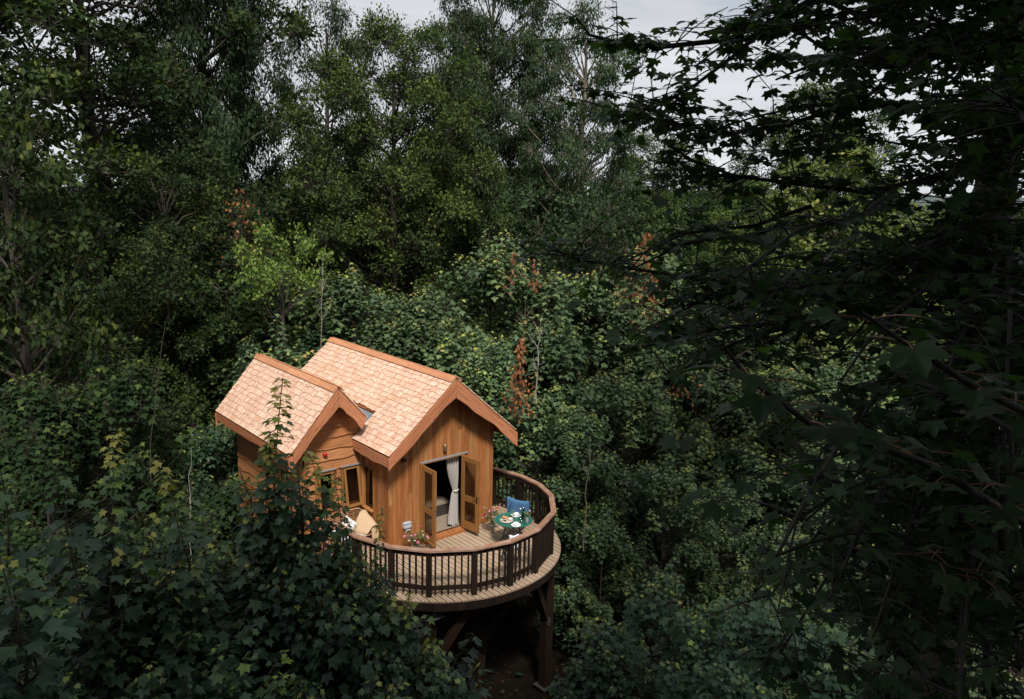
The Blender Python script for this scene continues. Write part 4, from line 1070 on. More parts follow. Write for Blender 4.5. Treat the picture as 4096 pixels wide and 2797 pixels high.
def nrmz(a): return a/(np.linalg.norm(a, axis=-1, keepdims=True)+1e-9)
def leaf_arrays(P, A, Nn, S, T):
    A = nrmz(A); Nn = nrmz(Nn-A*(Nn*A).sum(-1, keepdims=True)); B = np.cross(Nn, A)
    tv_, tf_ = T
    V = P[:, None, :]+S[:, None, None]*(tv_[None, :, 0:1]*A[:, None]+tv_[None, :, 1:2]*B[:, None]+tv_[None, :, 2:3]*Nn[:, None])
    k = len(tv_)
    Fc = tf_[None]+(np.arange(len(P))*k)[:, None, None]
    return V.reshape(-1, 3), Fc.reshape(-1, 3), k
def np_mesh(name, V, Fc, tint=None, smooth=False):
    me = bpy.data.meshes.new(name)
    me.vertices.add(len(V)); me.vertices.foreach_set('co', V.astype(np.float32).ravel())
    me.loops.add(Fc.size); me.loops.foreach_set('vertex_index', Fc.astype(np.int32).ravel())
    n = len(Fc); w = Fc.shape[1]
    me.polygons.add(n); me.polygons.foreach_set('loop_start', np.arange(0, n*w, w, dtype=np.int32))
    try: me.polygons.foreach_set('loop_total', np.full(n, w, np.int32))
    except Exception: pass
    if tint is not None:
        a = me.attributes.new('tint', 'FLOAT', 'POINT'); a.data.foreach_set('value', tint.astype(np.float32))
    me.update(calc_edges=True); me.validate()
    if smooth: me.polygons.foreach_set('use_smooth', [True]*n)
    return me
class Tubes:
    def __init__(s): s.V = []; s.F = []; s.n = 0
    def add(s, pts, rad, sides=5):
        pts = np.array(pts, float); n = len(pts); rad = np.broadcast_to(np.array(rad, float), (n,))
        d = np.gradient(pts, axis=0); d = nrmz(d)
        ref = np.array([0.31, 0.83, 0.46]); a = nrmz(np.cross(d, ref)); b = np.cross(d, a)
        t = np.arange(sides)*2*math.pi/sides
        ring = pts[:, None]+rad[:, None, None]*(a[:, None]*np.cos(t)[None, :, None]+b[:, None]*np.sin(t)[None, :, None])
        s.V.append(ring.reshape(-1, 3))
        i = np.arange(n-1)[:, None]*sides; k = np.arange(sides)[None]; k2 = (k+1) % sides
        q = np.stack([i+k, i+k2, i+sides+k2, i+sides+k], -1).reshape(-1, 4)+s.n
        s.F.append(q); s.n += n*sides
    def segs(s, A, B, r0, r1):
        """many thin 3-sided straight twigs at once"""
        if len(A) == 0: return
        d = nrmz(B-A); a = nrmz(np.cross(d, np.array([0.31, 0.83, 0.46]))); b = np.cross(d, a)
        V = []
        for P, r_ in ((A, r0), (B, r1)):
            for t in (0, 2.094, 4.189): V.append(P+r_*(a*math.cos(t)+b*math.sin(t)))
        V = np.stack(V, 1); m_ = len(A)
        q = np.array([(0, 1, 4, 3), (1, 2, 5, 4), (2, 0, 3, 5)])
        s.V.append(V.reshape(-1, 3)); s.F.append((q[None]+(np.arange(m_)*6)[:, None, None]+s.n).reshape(-1, 4)); s.n += m_*6
    def mesh(s, name): return np_mesh(name, np.concatenate(s.V), np.concatenate(s.F), smooth=True)
def bez(a, b, c, n=6):
    t = np.linspace(0, 1, n)[:, None]; return (1-t)**2*a+2*t*(1-t)*b+t*t*c

def crown_tree(name, H, base, R, nclump, twigs, leaves, lsize, T, style, seed, fill=0.0, top_sharp=1.0, clump_r=(0.9, 1.6), sparse_branches=False, shape=None, trunk_r=None, open_=0.0):
    """origin at the trunk foot. Returns (wood mesh, leaf mesh)"""
    r = np.random.default_rng(seed)
    tb = Tubes()
    # wandering trunk
    nT = 9; zz = np.linspace(0, H*0.93, nT); tx = np.cumsum(r.normal(0, 0.018*H/3, nT)); ty = np.cumsum(r.normal(0, 0.018*H/3, nT)); tx -= tx[0]; ty -= ty[0]
    trunk = np.stack([tx, ty, zz], 1); tr0 = trunk_r or H*0.016
    rad = tr0*(1-zz/H)**0.8+0.02; rad[0] *= 1.25
    tb.add(trunk, rad, 8)
    def trunk_at(z):
        return np.array([np.interp(z, zz, tx), np.interp(z, zz, ty), z])
    # clump centres
    C = []; tries = 0
    while len(C) < nclump and tries < nclump*60:
        tries += 1
        z = base+(H-base)*r.random()**0.85; h = (z-base)/(H-base)
        prof = shape(h) if shape else max(0, 1-(max(0.0, h-0.40)/0.62)**2-(max(0.0, 0.40-h)/0.75)**2)**0.42
        a = r.uniform(0, 2*math.pi); q = math.sqrt(r.uniform(0.25, 1.0))
        rr = R*prof*q*(0.82+0.22*math.sin(3*a+seed)+0.12*math.sin(7*a+z))
        c = np.array([rr*math.cos(a), rr*math.sin(a), z])+np.array([np.interp(z, zz, tx), np.interp(z, zz, ty), 0])
        cr = r.uniform(*clump_r)
        if all(np.linalg.norm((c-o_[0])*np.array([1, 1, 1.3])) > 0.62*(cr+o_[1])*(1+open_) for o_ in C): C.append((c, cr))
    P = []; A = []; N_ = []; S = []; TI = []
    for c, cr in C:
        hd = math.hypot(c[0], c[1]); zt = max(base*0.5, min(c[2]-0.55*hd-0.4, H*0.85)); t0 = trunk_at(max(zt, 0.5))
        mid = t0*0.45+c*0.55+np.array([0, 0, -0.15*hd]) + r.normal(0, 0.12, 3)*hd*0.5
        path = bez(t0, mid, c, 7); path[1:-1] += r.normal(0, 0.05, (5, 3))*max(0.5, hd*0.4)
        rb = tr0*0.33*(1-0.5*c[2]/H)
        tb.add(path, np.linspace(rb, rb*0.22, 7), 5)
        k = int(twigs*(cr/1.2)**2*r.uniform(0.8, 1.2))
        d = nrmz(r.normal(0, 1, (k, 3))*np.array([1, 1, 0.8])+np.array([0, 0, 0.75 if style != 'ash' else 0.25])+nrmz(c*np.array([1, 1, 0]))[None]*0.3)
        rf = r.uniform(0.40, 1.0, k)**0.45*cr
        e = c+d*rf[:, None]*np.array([1, 1, 0.78])*(1+0.18*np.sin(d[:, :1]*5+seed))
        st = c+(e-c)*r.uniform(0.0, 0.35, (k, 1))
        tb.segs(st, e, 0.012, 0.004)
        nl = leaves
        s = r.uniform(0.45, 1.12, (k, nl, 1))
        spread = 0.12 if style != 'ash' else 0.17
        p = st[:, None]+(e-st)[:, None]*s+r.normal(0, spread, (k, nl, 3))*np.array([1, 1, 0.7])
        dd = np.repeat(d[:, None], nl, 1)
        if style == 'ash':
            ax = nrmz(dd*0.5+np.array([0, 0, -0.75])+r.normal(0, 0.35, p.shape)); nn = nrmz(r.normal(0, 0.45, p.shape)+dd*0.9+np.array([0, 0, 0.35]))
            p[..., 2] -= r.uniform(0, 0.35, (k, nl))
        else:
            ax = nrmz(dd*0.7+np.array([0, 0, -0.1])+r.normal(0, 0.6, p.shape)); nn = nrmz(np.array([0, 0, 0.45])+dd*0.95+r.normal(0, 0.33, p.shape))
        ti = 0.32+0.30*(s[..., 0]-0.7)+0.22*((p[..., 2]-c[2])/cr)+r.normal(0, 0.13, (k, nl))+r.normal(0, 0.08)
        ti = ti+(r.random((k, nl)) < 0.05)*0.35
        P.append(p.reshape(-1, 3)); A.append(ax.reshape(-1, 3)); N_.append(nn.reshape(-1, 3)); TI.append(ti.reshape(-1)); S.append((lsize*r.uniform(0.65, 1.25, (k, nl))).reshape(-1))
    if sparse_branches:
        for i in range(40):
            c, cr = C[r.integers(len(C))]; e = c+nrmz(r.normal(0, 1, 3)+np.array([0, 0, 0.7]))*cr*r.uniform(1.1, 1.8)
            tb.add(bez(c, (c+e)/2+r.normal(0, 0.15, 3), e, 5), np.linspace(0.022, 0.006, 5), 4)
            for j in range(4):
                b0 = c+(e-c)*r.uniform(0.4, 0.9); e2 = b0+nrmz(r.normal(0, 1, 3)+np.array([0, 0, 0.5]))*r.uniform(0.3, 0.8); tb.add(np.array([b0, (b0+e2)/2+r.normal(0, 0.05, 3), e2]), np.array([0.009, 0.007, 0.003]), 3)
    P = np.concatenate(P); V, Fc, k = leaf_arrays(P, np.concatenate(A), np.concatenate(N_), np.concatenate(S), T)
    ti = np.repeat(np.clip(np.concatenate(TI), 0, 1), k)
    return tb.mesh(name+'_wood'), np_mesh(name+'_leaves', V, Fc, ti)

def shoot_leaves(r, top, length, r_bot, lsize, axis_dir, acc, tb, node=0.11, young=1.0, thick=0.01, dense=False):
    """upright leafy shoot: opposite pairs on petioles, wide low, small and yellow at the tip"""
    n = max(3, int(length/node)); s = (np.arange(n)+r.uniform(0, 0.5))/n           # 0 tip .. 1 bottom
    bow = r.normal(0, 0.05, 2)
    ax_ = np.array([axis_dir[0], axis_dir[1], axis_dir[2]]); ax_ = ax_/np.linalg.norm(ax_)
    C = top[None]-ax_[None]*(s*length)[:, None]+np.stack([bow[0]*np.sin(s*3), bow[1]*np.sin(s*3), np.zeros(n)], 1)
    tb.add(C[::-1], np.linspace(thick, 0.004, n), 4)
    rad = r_bot*(0.16+0.84*s**0.7)
    a0 = r.uniform(0, 6.28); tb0 = 0.29+r.normal(0, 0.10)
    for k in ((0, 1, 2, 3, 4) if dense else (0, 1, 2)):
        if k == 2 and not dense:
            sel = s > 0.35
        else: sel = np.ones(n, bool)
        ph = a0+np.arange(n)*1.571+k*math.pi+r.normal(0, 0.35, n)+0.8*(k//2)
        out = np.stack([np.cos(ph), np.sin(ph), np.zeros(n)], 1)
        rr = rad*r.uniform(0.55, 1.05, n)
        p = C+out*rr[:, None]+np.array([0, 0, 1.0])*(0.35*rr*(1-s))[:, None]+np.array([0, 0, -0.04])
        size = lsize*(0.62+0.5*np.clip(s*2.2, 0, 1))*r.uniform(0.6, 1.35, n)
        if tb is not None: tb.segs(C[sel], p[sel], 0.003, 0.002)
        ax2 = nrmz(out+np.array([0, 0, -0.35])+r.normal(0, 0.22, (n, 3))); nn = nrmz(np.array([0, 0, 0.75])+out*0.75+r.normal(0, 0.25, (n, 3)))
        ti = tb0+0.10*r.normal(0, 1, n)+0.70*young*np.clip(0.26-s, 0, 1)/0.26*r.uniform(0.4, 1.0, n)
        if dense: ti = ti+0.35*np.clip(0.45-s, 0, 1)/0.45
        acc.append((p[sel], ax2[sel], nn[sel], size[sel], ti[sel]))

def shoot_tree(name, H, R, nshoot, lsize, T, seed, base=0.15, shoot_len=(1.0, 2.2), r_bot=0.30, node=0.11, side=1.0, young=0.8, conic=0.0, trunk_r=0.07, lump=0.0, leader=0, nclu=0, clu_r=1.0):
    """sycamore coppice or sapling: many upright leafy shoots over a dome"""
    r = np.random.default_rng(seed); tb = Tubes(); acc = []
    tb.add(np.array([[0, 0, 0], [0.05, 0.02, H*0.3], [-0.04, 0.05, H*0.62], [0, 0, H*0.88]]), np.array([trunk_r, trunk_r*0.8, trunk_r*0.5, trunk_r*0.2]), 6)
    clus = []
    for j in range(nclu):
        qa = r.uniform(0, 6.28); qq = r.uniform(0.0, 1.0)**0.5
        clus.append((qa, qq, r.uniform(0.35, 1.0)**0.55 if qq > 0.35 else 1.0))
    for i in range(nshoot):
        a = r.uniform(0, 6.28)
        if i == 0: q = 0.0
        else: q = r.uniform(0.02, 1.0)**0.55
        rr = R*q*(0.85+0.2*math.sin(3*a+seed)+0.12*math.sin(5*a+2*seed))
        if conic: hmax = H*(1-conic*q)
        else: hmax = H*(0.52+0.48*math.sqrt(max(0, 1-q*q)))
        if i: hmax *= 1-lump*(0.5+0.5*math.sin(2.6*rr*math.cos(a)+seed)*math.sin(2.9*rr*math.sin(a)+2*seed))
        z = hmax*(1 if i == 0 else (r.uniform(base, 1.0)**(0.35 if r.random() < 0.6 else 1.0)))
        if i: z *= r.uniform(0.88, 1.02)
        if nclu and i:
            ca, cq, ch = clus[i % nclu]
            off = np.array([r.normal(0, 0.42), r.normal(0, 0.42)])*clu_r; px_ = R*cq*math.cos(ca)+off[0]; py_ = R*cq*math.sin(ca)+off[1]
            rr = math.hypot(px_, py_); a = math.atan2(py_, px_); q = min(1.0, rr/R); dd_ = np.linalg.norm(off)
            top0 = (H*(1-conic*cq) if conic else H*(0.52+0.48*math.sqrt(max(0, 1-cq*cq))))*ch
            z = top0-0.75*dd_*dd_/clu_r-r.uniform(0, 0.25); hmax = top0
        L_ = r.uniform(*shoot_len)
        core = leader and 0 < i <= leader
        if core:
            q = r.uniform(0.03, 0.22); rr = R*q; z = H*(1-r.uniform(0.10, 0.42)); L_ = r.uniform(0.9, 1.5)
        if leader and i == 0: L_ = 2.4
        q2 = min(1.0, q); tilt = 0.55*q2*side
        ad = np.array([math.cos(a)*tilt+r.normal(0, 0.08), math.sin(a)*tilt+r.normal(0, 0.08), 1.0-0.3*q2*side])
        top = np.array([rr*math.cos(a), rr*math.sin(a), z])
        if z-L_ < 0.3: L_ = max(0.5, z-0.3)
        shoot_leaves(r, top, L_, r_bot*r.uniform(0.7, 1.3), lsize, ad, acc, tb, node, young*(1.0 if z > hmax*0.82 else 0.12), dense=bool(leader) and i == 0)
        bot = top-ad/np.linalg.norm(ad)*L_; t0 = np.array([0, 0, max(0.2, min(bot[2]-0.5*rr, H*0.8))])
        if i: tb.add(bez(t0, (t0+bot)/2+np.array([0, 0, -0.1*rr]), bot, 5), np.linspace(trunk_r*0.30, 0.010, 5), 4)
    P, A, N_, S, TI = [np.concatenate([x[k] for x in acc]) for k in range(5)]
    V, Fc, k = leaf_arrays(P, A, N_, S, T)
    return tb.mesh(name+'_wood'), np_mesh(name+'_leaves', V, Fc, np.repeat(np.clip(TI, 0, 1), k))

import time as _t; _t0 = _t.time()
K = {}
K['oak1'] = (crown_tree('oak1', 20, 2.5, 5.8, 150, 62, 12, 0.15, T_RHOMB, 'oak', 1, clump_r=(1.0, 1.75)), 'bark', 'oak')
K['oak2'] = (crown_tree('oak2', 18, 1.5, 5.4, 150, 62, 12, 0.15, T_RHOMB, 'oak', 2, clump_r=(0.85, 1.6)), 'bark', 'oak')
K['oak3'] = (crown_tree('oak3', 20, 2.5, 5.8, 110, 46, 12, 0.15, T_RHOMB, 'oak', 14, clump_r=(0.8, 1.45), open_=0.14), 'bark', 'oak')
K['ash1'] = (crown_tree('ash1', 24, 3.5, 4.8, 135, 72, 12, 0.21, T_LANCE, 'ash', 3, clump_r=(0.95, 1.7), open_=0.05), 'bark', 'ash')
K['ash2'] = (crown_tree('ash2', 22, 11.0, 4.2, 58, 62, 12, 0.21, T_LANCE, 'ash', 4, clump_r=(0.7, 1.3), open_=0.35, sparse_branches=True, trunk_r=0.42), 'barkpale', 'ash')
K['thin'] = (crown_tree('thin', 21, 4.5, 4.2, 74, 48, 12, 0.22, T_LANCE, 'ash', 5, clump_r=(0.7, 1.3), open_=0.22, sparse_branches=True), 'bark', 'ash')
K['round'] = (crown_tree('round', 10, 0.8, 3.2, 80, 44, 10, 0.15, T_RHOMB, 'oak', 6, clump_r=(0.55, 1.0)), 'bark', 'ash')
K['chest'] = (crown_tree('chest', 14, 2.2, 3.4, 90, 40, 10, 0.20, T_RHOMB, 'oak', 7, clump_r=(0.55, 1.0)), 'bark', 'chestnut')
K['hazel'] = (crown_tree('hazel', 11, 9.0, 2.1, 20, 60, 12, 0.13, T_RHOMB, 'oak', 8, clump_r=(0.45, 0.7), shape=lambda h: 0.6+0.4*math.sin(3*h)), 'bark', 'hazel')
K['syc1'] = (shoot_tree('syc1', 10.5, 2.9, 230, 0.150, T_STAR, 11, node=0.085, r_bot=0.34, nclu=24, clu_r=1.0, shoot_len=(0.8, 1.6)), 'bark', 'syc')
K['syc2'] = (shoot_tree('syc2', 9.5, 3.3, 250, 0.155, T_STAR, 12, r_bot=0.36, node=0.085, nclu=26, clu_r=1.15, shoot_len=(0.8, 1.6)), 'bark', 'syc')
K['syc3'] = (shoot_tree('syc3', 8.5, 2.3, 180, 0.150, T_STAR, 13, conic=0.35, node=0.085, r_bot=0.32, nclu=17, clu_r=0.9, shoot_len=(0.8, 1.5)), 'bark', 'syc')
K['sap1'] = (shoot_tree('sap1', 7.5, 1.45, 190, 0.084, T_MAPLE2, 21, conic=0.40, r_bot=0.25, shoot_len=(0.8, 1.7), node=0.068, young=1.0, trunk_r=0.03, leader=14), 'bark', 'sap')
K['sap2'] = (shoot_tree('sap2', 7.0, 1.7, 210, 0.088, T_MAPLE2, 22, conic=0.25, r_bot=0.25, shoot_len=(0.6, 1.2), node=0.075, young=0.9, trunk_r=0.035, nclu=20, clu_r=0.65), 'bark', 'sap')
K['sap3'] = (shoot_tree('sap3', 6.5, 1.9, 215, 0.094, T_MAPLE2, 23, conic=0.18, r_bot=0.26, shoot_len=(0.6, 1.2), node=0.08, young=0.7, trunk_r=0.035, nclu=21, clu_r=0.7), 'bark', 'sap')
print('crowns', round(_t.time()-_t0, 1))
HREF = dict(oak1=20, oak3=20, oak2=18, ash1=24, ash2=22, thin=21, round=10, chest=14, hazel=11, syc1=10.5, syc2=9.5, syc3=8.5, sap1=7.5, sap2=7.0, sap3=6.5)
for k in K:
    (wm, lm), bk, lf = K[k]
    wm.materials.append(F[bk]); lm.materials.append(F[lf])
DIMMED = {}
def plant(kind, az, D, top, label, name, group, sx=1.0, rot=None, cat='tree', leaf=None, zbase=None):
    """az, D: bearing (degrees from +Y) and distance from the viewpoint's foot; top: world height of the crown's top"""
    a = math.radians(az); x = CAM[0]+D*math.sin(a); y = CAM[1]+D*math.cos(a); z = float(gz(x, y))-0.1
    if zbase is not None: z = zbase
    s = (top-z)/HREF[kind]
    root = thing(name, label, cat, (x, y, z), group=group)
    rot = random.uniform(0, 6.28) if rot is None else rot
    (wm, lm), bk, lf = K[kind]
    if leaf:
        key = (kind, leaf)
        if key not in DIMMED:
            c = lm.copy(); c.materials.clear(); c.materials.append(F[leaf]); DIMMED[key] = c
        lm = DIMMED[key]
    for nm, me in (('trunk', wm), ('crown', lm)):
        o = bpy.data.objects.new(nm, me); COL.objects.link(o); o.parent = root
        o.rotation_euler = (0, 0, rot); o.scale = (s*sx, s*sx, s)
    return root
BG = 'tall trees behind the treehouse'; MG = 'young sycamores around the treehouse'; FG = 'sycamore saplings in front of the deck'
def zt_(D, elev): return CAM[2]+D*math.tan(math.radians(elev))
# back row
plant('oak3', 6.5, 33, 23, 'broad dark oak filling the upper left corner', 'oak_tree', BG, 1.15, 0.3, leaf='shade_dark')
plant('oak3', 13.0, 37, 22, 'dark oak pierced by small sky gaps, second from the left', 'oak_tree', BG, 1.15, 1.9, leaf='shade_dark')
plant('ash1', 19.4, 39, 24, 'tall airy ash rising out of frame right of the dark oaks', 'ash_tree', BG, 0.58, 0.7)
plant('thin', 27.0, 44, 18.3, 'thin-topped ash with bare dead branches against the sky', 'ash_tree', BG, 0.74, 2.0)
plant('oak2', 23.0, 40, 8.6, 'low dark oak between the airy ash and the big green oak', 'oak_tree', BG, 0.95, 3.3, leaf='shade_dark')
plant('oak1', 27.0, 52, 9.8, 'distant dark oak filling below the thin-topped ash', 'oak_tree', BG, 1.3, 2.3)
plant('oak2', 42.0, 50, 10.2, 'distant oak behind the foot of the drooping ash', 'oak_tree', BG, 1.2, 1.3)
plant('oak1', 47.5, 52, 9.0, 'distant oak just right of the bare pale trunk', 'oak_tree', BG, 1.0, 0.3)
plant('oak2', 34.5, 50, 10.5, 'distant oak seen through gaps of the big rounded oak', 'oak_tree', BG, 1.1, 4.3)
plant('oak1', 31.6, 36, 15.3, 'big rounded bright green oak in the middle of the back row', 'oak_tree', BG, 0.84, 5.0)
plant('ash1', 38.7, 42, 20.5, 'tallest drooping ash right of the big rounded oak', 'ash_tree', BG, 0.74, 3.9)
plant('oak2', 35.6, 41, 11.2, 'oak crown filling between the rounded oak and drooping ash', 'oak_tree', BG, 0.7, 2.2)
plant('ash2', 45.2, 40, 17.2, 'slender ash with a bare pale trunk and high open crown', 'ash_tree', BG, 0.76, 1.2)
plant('round', 42.0, 37, 8.5, 'leafy ash thicket at the foot of the drooping ash', 'thicket_tree', BG, 1.15, 0.4)
plant('oak1', 50.0, 50, 12.0, 'far oak between the bare pale trunk and the black hanging branches', 'oak_tree', BG, 1.0, 0.9)
plant('oak2', 55.5, 44, 9.6, 'oak behind the black hanging branches near the centre right', 'oak_tree', BG, 1.1, 2.9)
plant('oak1', 60.8, 46, 14.2, 'dome-topped tree standing above the yellow flowering crown', 'oak_tree', BG, 0.85, 4.4)
plant('chest', 61.3, 36, 10.4, 'yellow flowering sweet chestnut below the dome-topped tree', 'chestnut_tree', BG, 1.05, 1.0)
plant('round', 47.2, 33, 8.3, 'rounded dense green thorn tree beside the pale trunk', 'thorn_tree', BG, 0.95, 2.4)
plant('round', 51.0, 33, 6.8, 'second rounded thorn tree right of the first one', 'thorn_tree', BG, 0.85, 5.1)
plant('oak2', 56.8, 35, 8.0, 'green ash-leaved tree left of the yellow flowering crown', 'oak_tree', BG, 0.9, 0.2)
plant('chest', 66.0, 52, 8.4, 'olive tree under the far hill at the right', 'distant_tree', BG, 1.6, 3.0)
plant('oak2', 69.5, 70, 7.8, 'far rounded tree below the horizon beside the dark trunk', 'distant_tree', BG, 1.9, 1.0)
plant('oak1', 73.5, 60, 8.2, 'far tree behind the big dark trunk at the right edge', 'distant_tree', BG, 1.6, 1.7)
plant('oak2', 64.0, 78, 8.3, 'farthest rounded tree below the blue hill', 'distant_tree', BG, 2.0, 3.7)
# left middle
plant('chest', 7.6, 22, 11.0, 'pale drooping ash in the middle of the left edge', 'ash_tree', BG, 0.72, 2.7, leaf='shade_dark')
plant('syc1', 8.5, 18, 5.0, 'sycamore below the pale drooping ash at the left edge', 'sycamore_tree', MG, 1.0, 0.5, leaf='shade_dark')
plant('syc2', 12.2, 20, 5.2, 'dark sycamore left of the shadowy hollow', 'sycamore_tree', MG, 0.9, 1.3, leaf='shade_dark')
plant('syc3', 15.6, 17, 2.8, 'low sycamore with leaning bare stems before the dark hollow', 'sycamore_tree', MG, 1.0, 2.6, leaf='shade_dark')
plant('oak2', 16.5, 30, 9.5, 'dark understorey oak behind the shadowy hollow', 'oak_tree', BG, 1.0, 2.6, leaf='shade_dark')
plant('round', 20.5, 29, 6.5, 'dark bushy tree between hollow and lime green hazel', 'thicket_tree', BG, 1.1, 1.6, leaf='shade_dark')
plant('hazel', 24.2, 26, 7.1, 'lime green hazel with spreading layered leaves above the roof', 'hazel_tree', MG, 0.75, 1.1)
plant('syc1', 21.7, 25, 4.3, 'narrow dark sycamore spire behind the left roof ridge', 'sycamore_tree', MG, 0.55, 0.8, leaf='sap')
plant('syc2', 18.8, 23, 2.2, 'dark sycamore left of the lower roof edge', 'sycamore_tree', MG, 0.95, 4.2, leaf='sap')
plant('syc3', 20.8, 23.5, 3.0, 'sycamore with yellow tips touching the lower roof edge', 'sycamore_tree', MG, 1.0, 3.1)
plant('syc2', 25.6, 28, 4.6, 'dark sycamore under the lime green hazel', 'sycamore_tree', MG, 1.1, 0.9, leaf='sap')
plant('syc1', 28.8, 28, 6.2, 'grey-green sycamore right of the lime green hazel', 'sycamore_tree', MG, 1.1, 2.3)
plant('syc3', 23.4, 25, 4.9, 'bushy sycamore hiding the stem of the lime green hazel', 'sycamore_tree', MG, 1.1, 1.7)
# centre, behind the roof
cs = [('syc3', 31.5, 27, 5.6, 'yellow-tipped sycamore above the back end of the main ridge'),
 ('syc1', 34.0, 27, 5.4, 'sycamore with yellow tips over the middle of the main ridge'),
 ('syc2', 33.0, 24, 3.4, 'low bushy sycamore just behind the main ridge'),
 ('syc1', 38.6, 29, 7.5, 'tallest young sycamore in the centre of the picture'),
 ('syc3', 36.6, 26, 5.2, 'sycamore with bright yellow top left of the tallest one'),
 ('syc2', 41.2, 28, 6.4, 'sycamore with brown tip right of the tallest one'),
 ('syc1', 38.8, 24.5, 4.4, 'large-leaved sycamore behind the front roof apex'),
 ('syc3', 43.8, 26, 5.6, 'pale green sycamore right of the front roof apex'),
 ('syc2', 42.0, 23.5, 3.3, 'sycamore behind the rust brown dead shoot'),
 ('syc1', 46.8, 28, 6.2, 'sycamore behind the long overhanging dark twig'),
 ('syc3', 49.0, 29, 6.6, 'sycamore among withered brown shoots at centre right'),
 ('syc2', 51.5, 30, 7.2, 'reddish-topped sycamore right of the withered shoots'),
 ('syc1', 45.3, 22.5, 2.6, 'sycamore beyond the right end of the deck railing'),
 ('syc2', 49.0, 24.5, 3.6, 'elm-like leafy tree right of the dead bare stems'),
 ('syc1', 54.0, 27, 5.2, 'yellow-green sycamore under the dark hanging branches'),
 ('syc2', 57.5, 28, 4.8, 'sycamore half hidden by dark branches below the chestnut'),
 ('syc1', 61.5, 26, 4.0, 'shaded sycamore right of centre behind dark branches'),
 ('syc2', 66.0, 27, 4.6, 'shaded sycamore far right behind the dark branches'),
 ('syc1', 71.0, 24, 4.0, 'shaded sycamore behind the big trunk at right'),
 ('syc3', 47.6, 20.0, 0.6, 'sycamore beside the round end of the deck'),
 ('syc2', 52.2, 21.5, 1.6, 'broad blue-green sycamore right of the deck'),
 ('syc1', 56.5, 21.0, 1.2, 'sycamore with pale leaf tufts right of the deck'),
 ('syc2', 61.5, 20.0, 0.8, 'dim sycamore below the near large leaves'),
 ('syc1', 66.5, 19.0, 0.8, 'dim sycamore toward the lower right edge'),
 ('syc2', 72.0, 17.5, 0.6, 'dark sycamore at the right edge below the trunk'),
 ('syc3', 50.0, 18.2, -1.6, 'low dark sycamore in the hollow right of the deck post')]
for k_, az, D, tz, lb in cs: plant(k_, az, D, tz, lb, 'sycamore_tree', MG, random.uniform(0.95, 1.12), random.uniform(0, 6.28))
# lower right, nearer
for k_, az, D, tz, lb, lf in [('sap2', 53.2, 14.0, 2.1, 'bright leafy sycamore sapling in the lower right', None), ('sap2', 56.5, 13.2, 1.7, 'bright-topped sapling right of the lower bright one', None),
    ('sap3', 50.0, 14.2, 0.2, 'small sapling left of the bright lower right sapling', None), ('sap3', 60.0, 13.0, 2.3, 'dim sapling beside the bright lower right saplings', None),
    ('sap3', 64.5, 12.0, 2.6, 'dark sapling in the lower right corner area', None), ('sap3', 70.0, 11.5, 2.8, 'dark sapling at the lower right edge', None), ('sap3', 54.5, 11.2, -0.2, 'blue-green sapling at the bottom edge right of the post', None),
    ('sap3', 59.0, 10.4, 0.6, 'shaded sapling at the bottom edge, far right', None), ('sap3', 66.0, 10.0, 1.6, 'darkest sapling at the bottom right corner', None)]:
    plant(k_, az, D, tz, lb, 'sycamore_sapling', MG, 1.15, random.uniform(0, 6.28), leaf=lf)
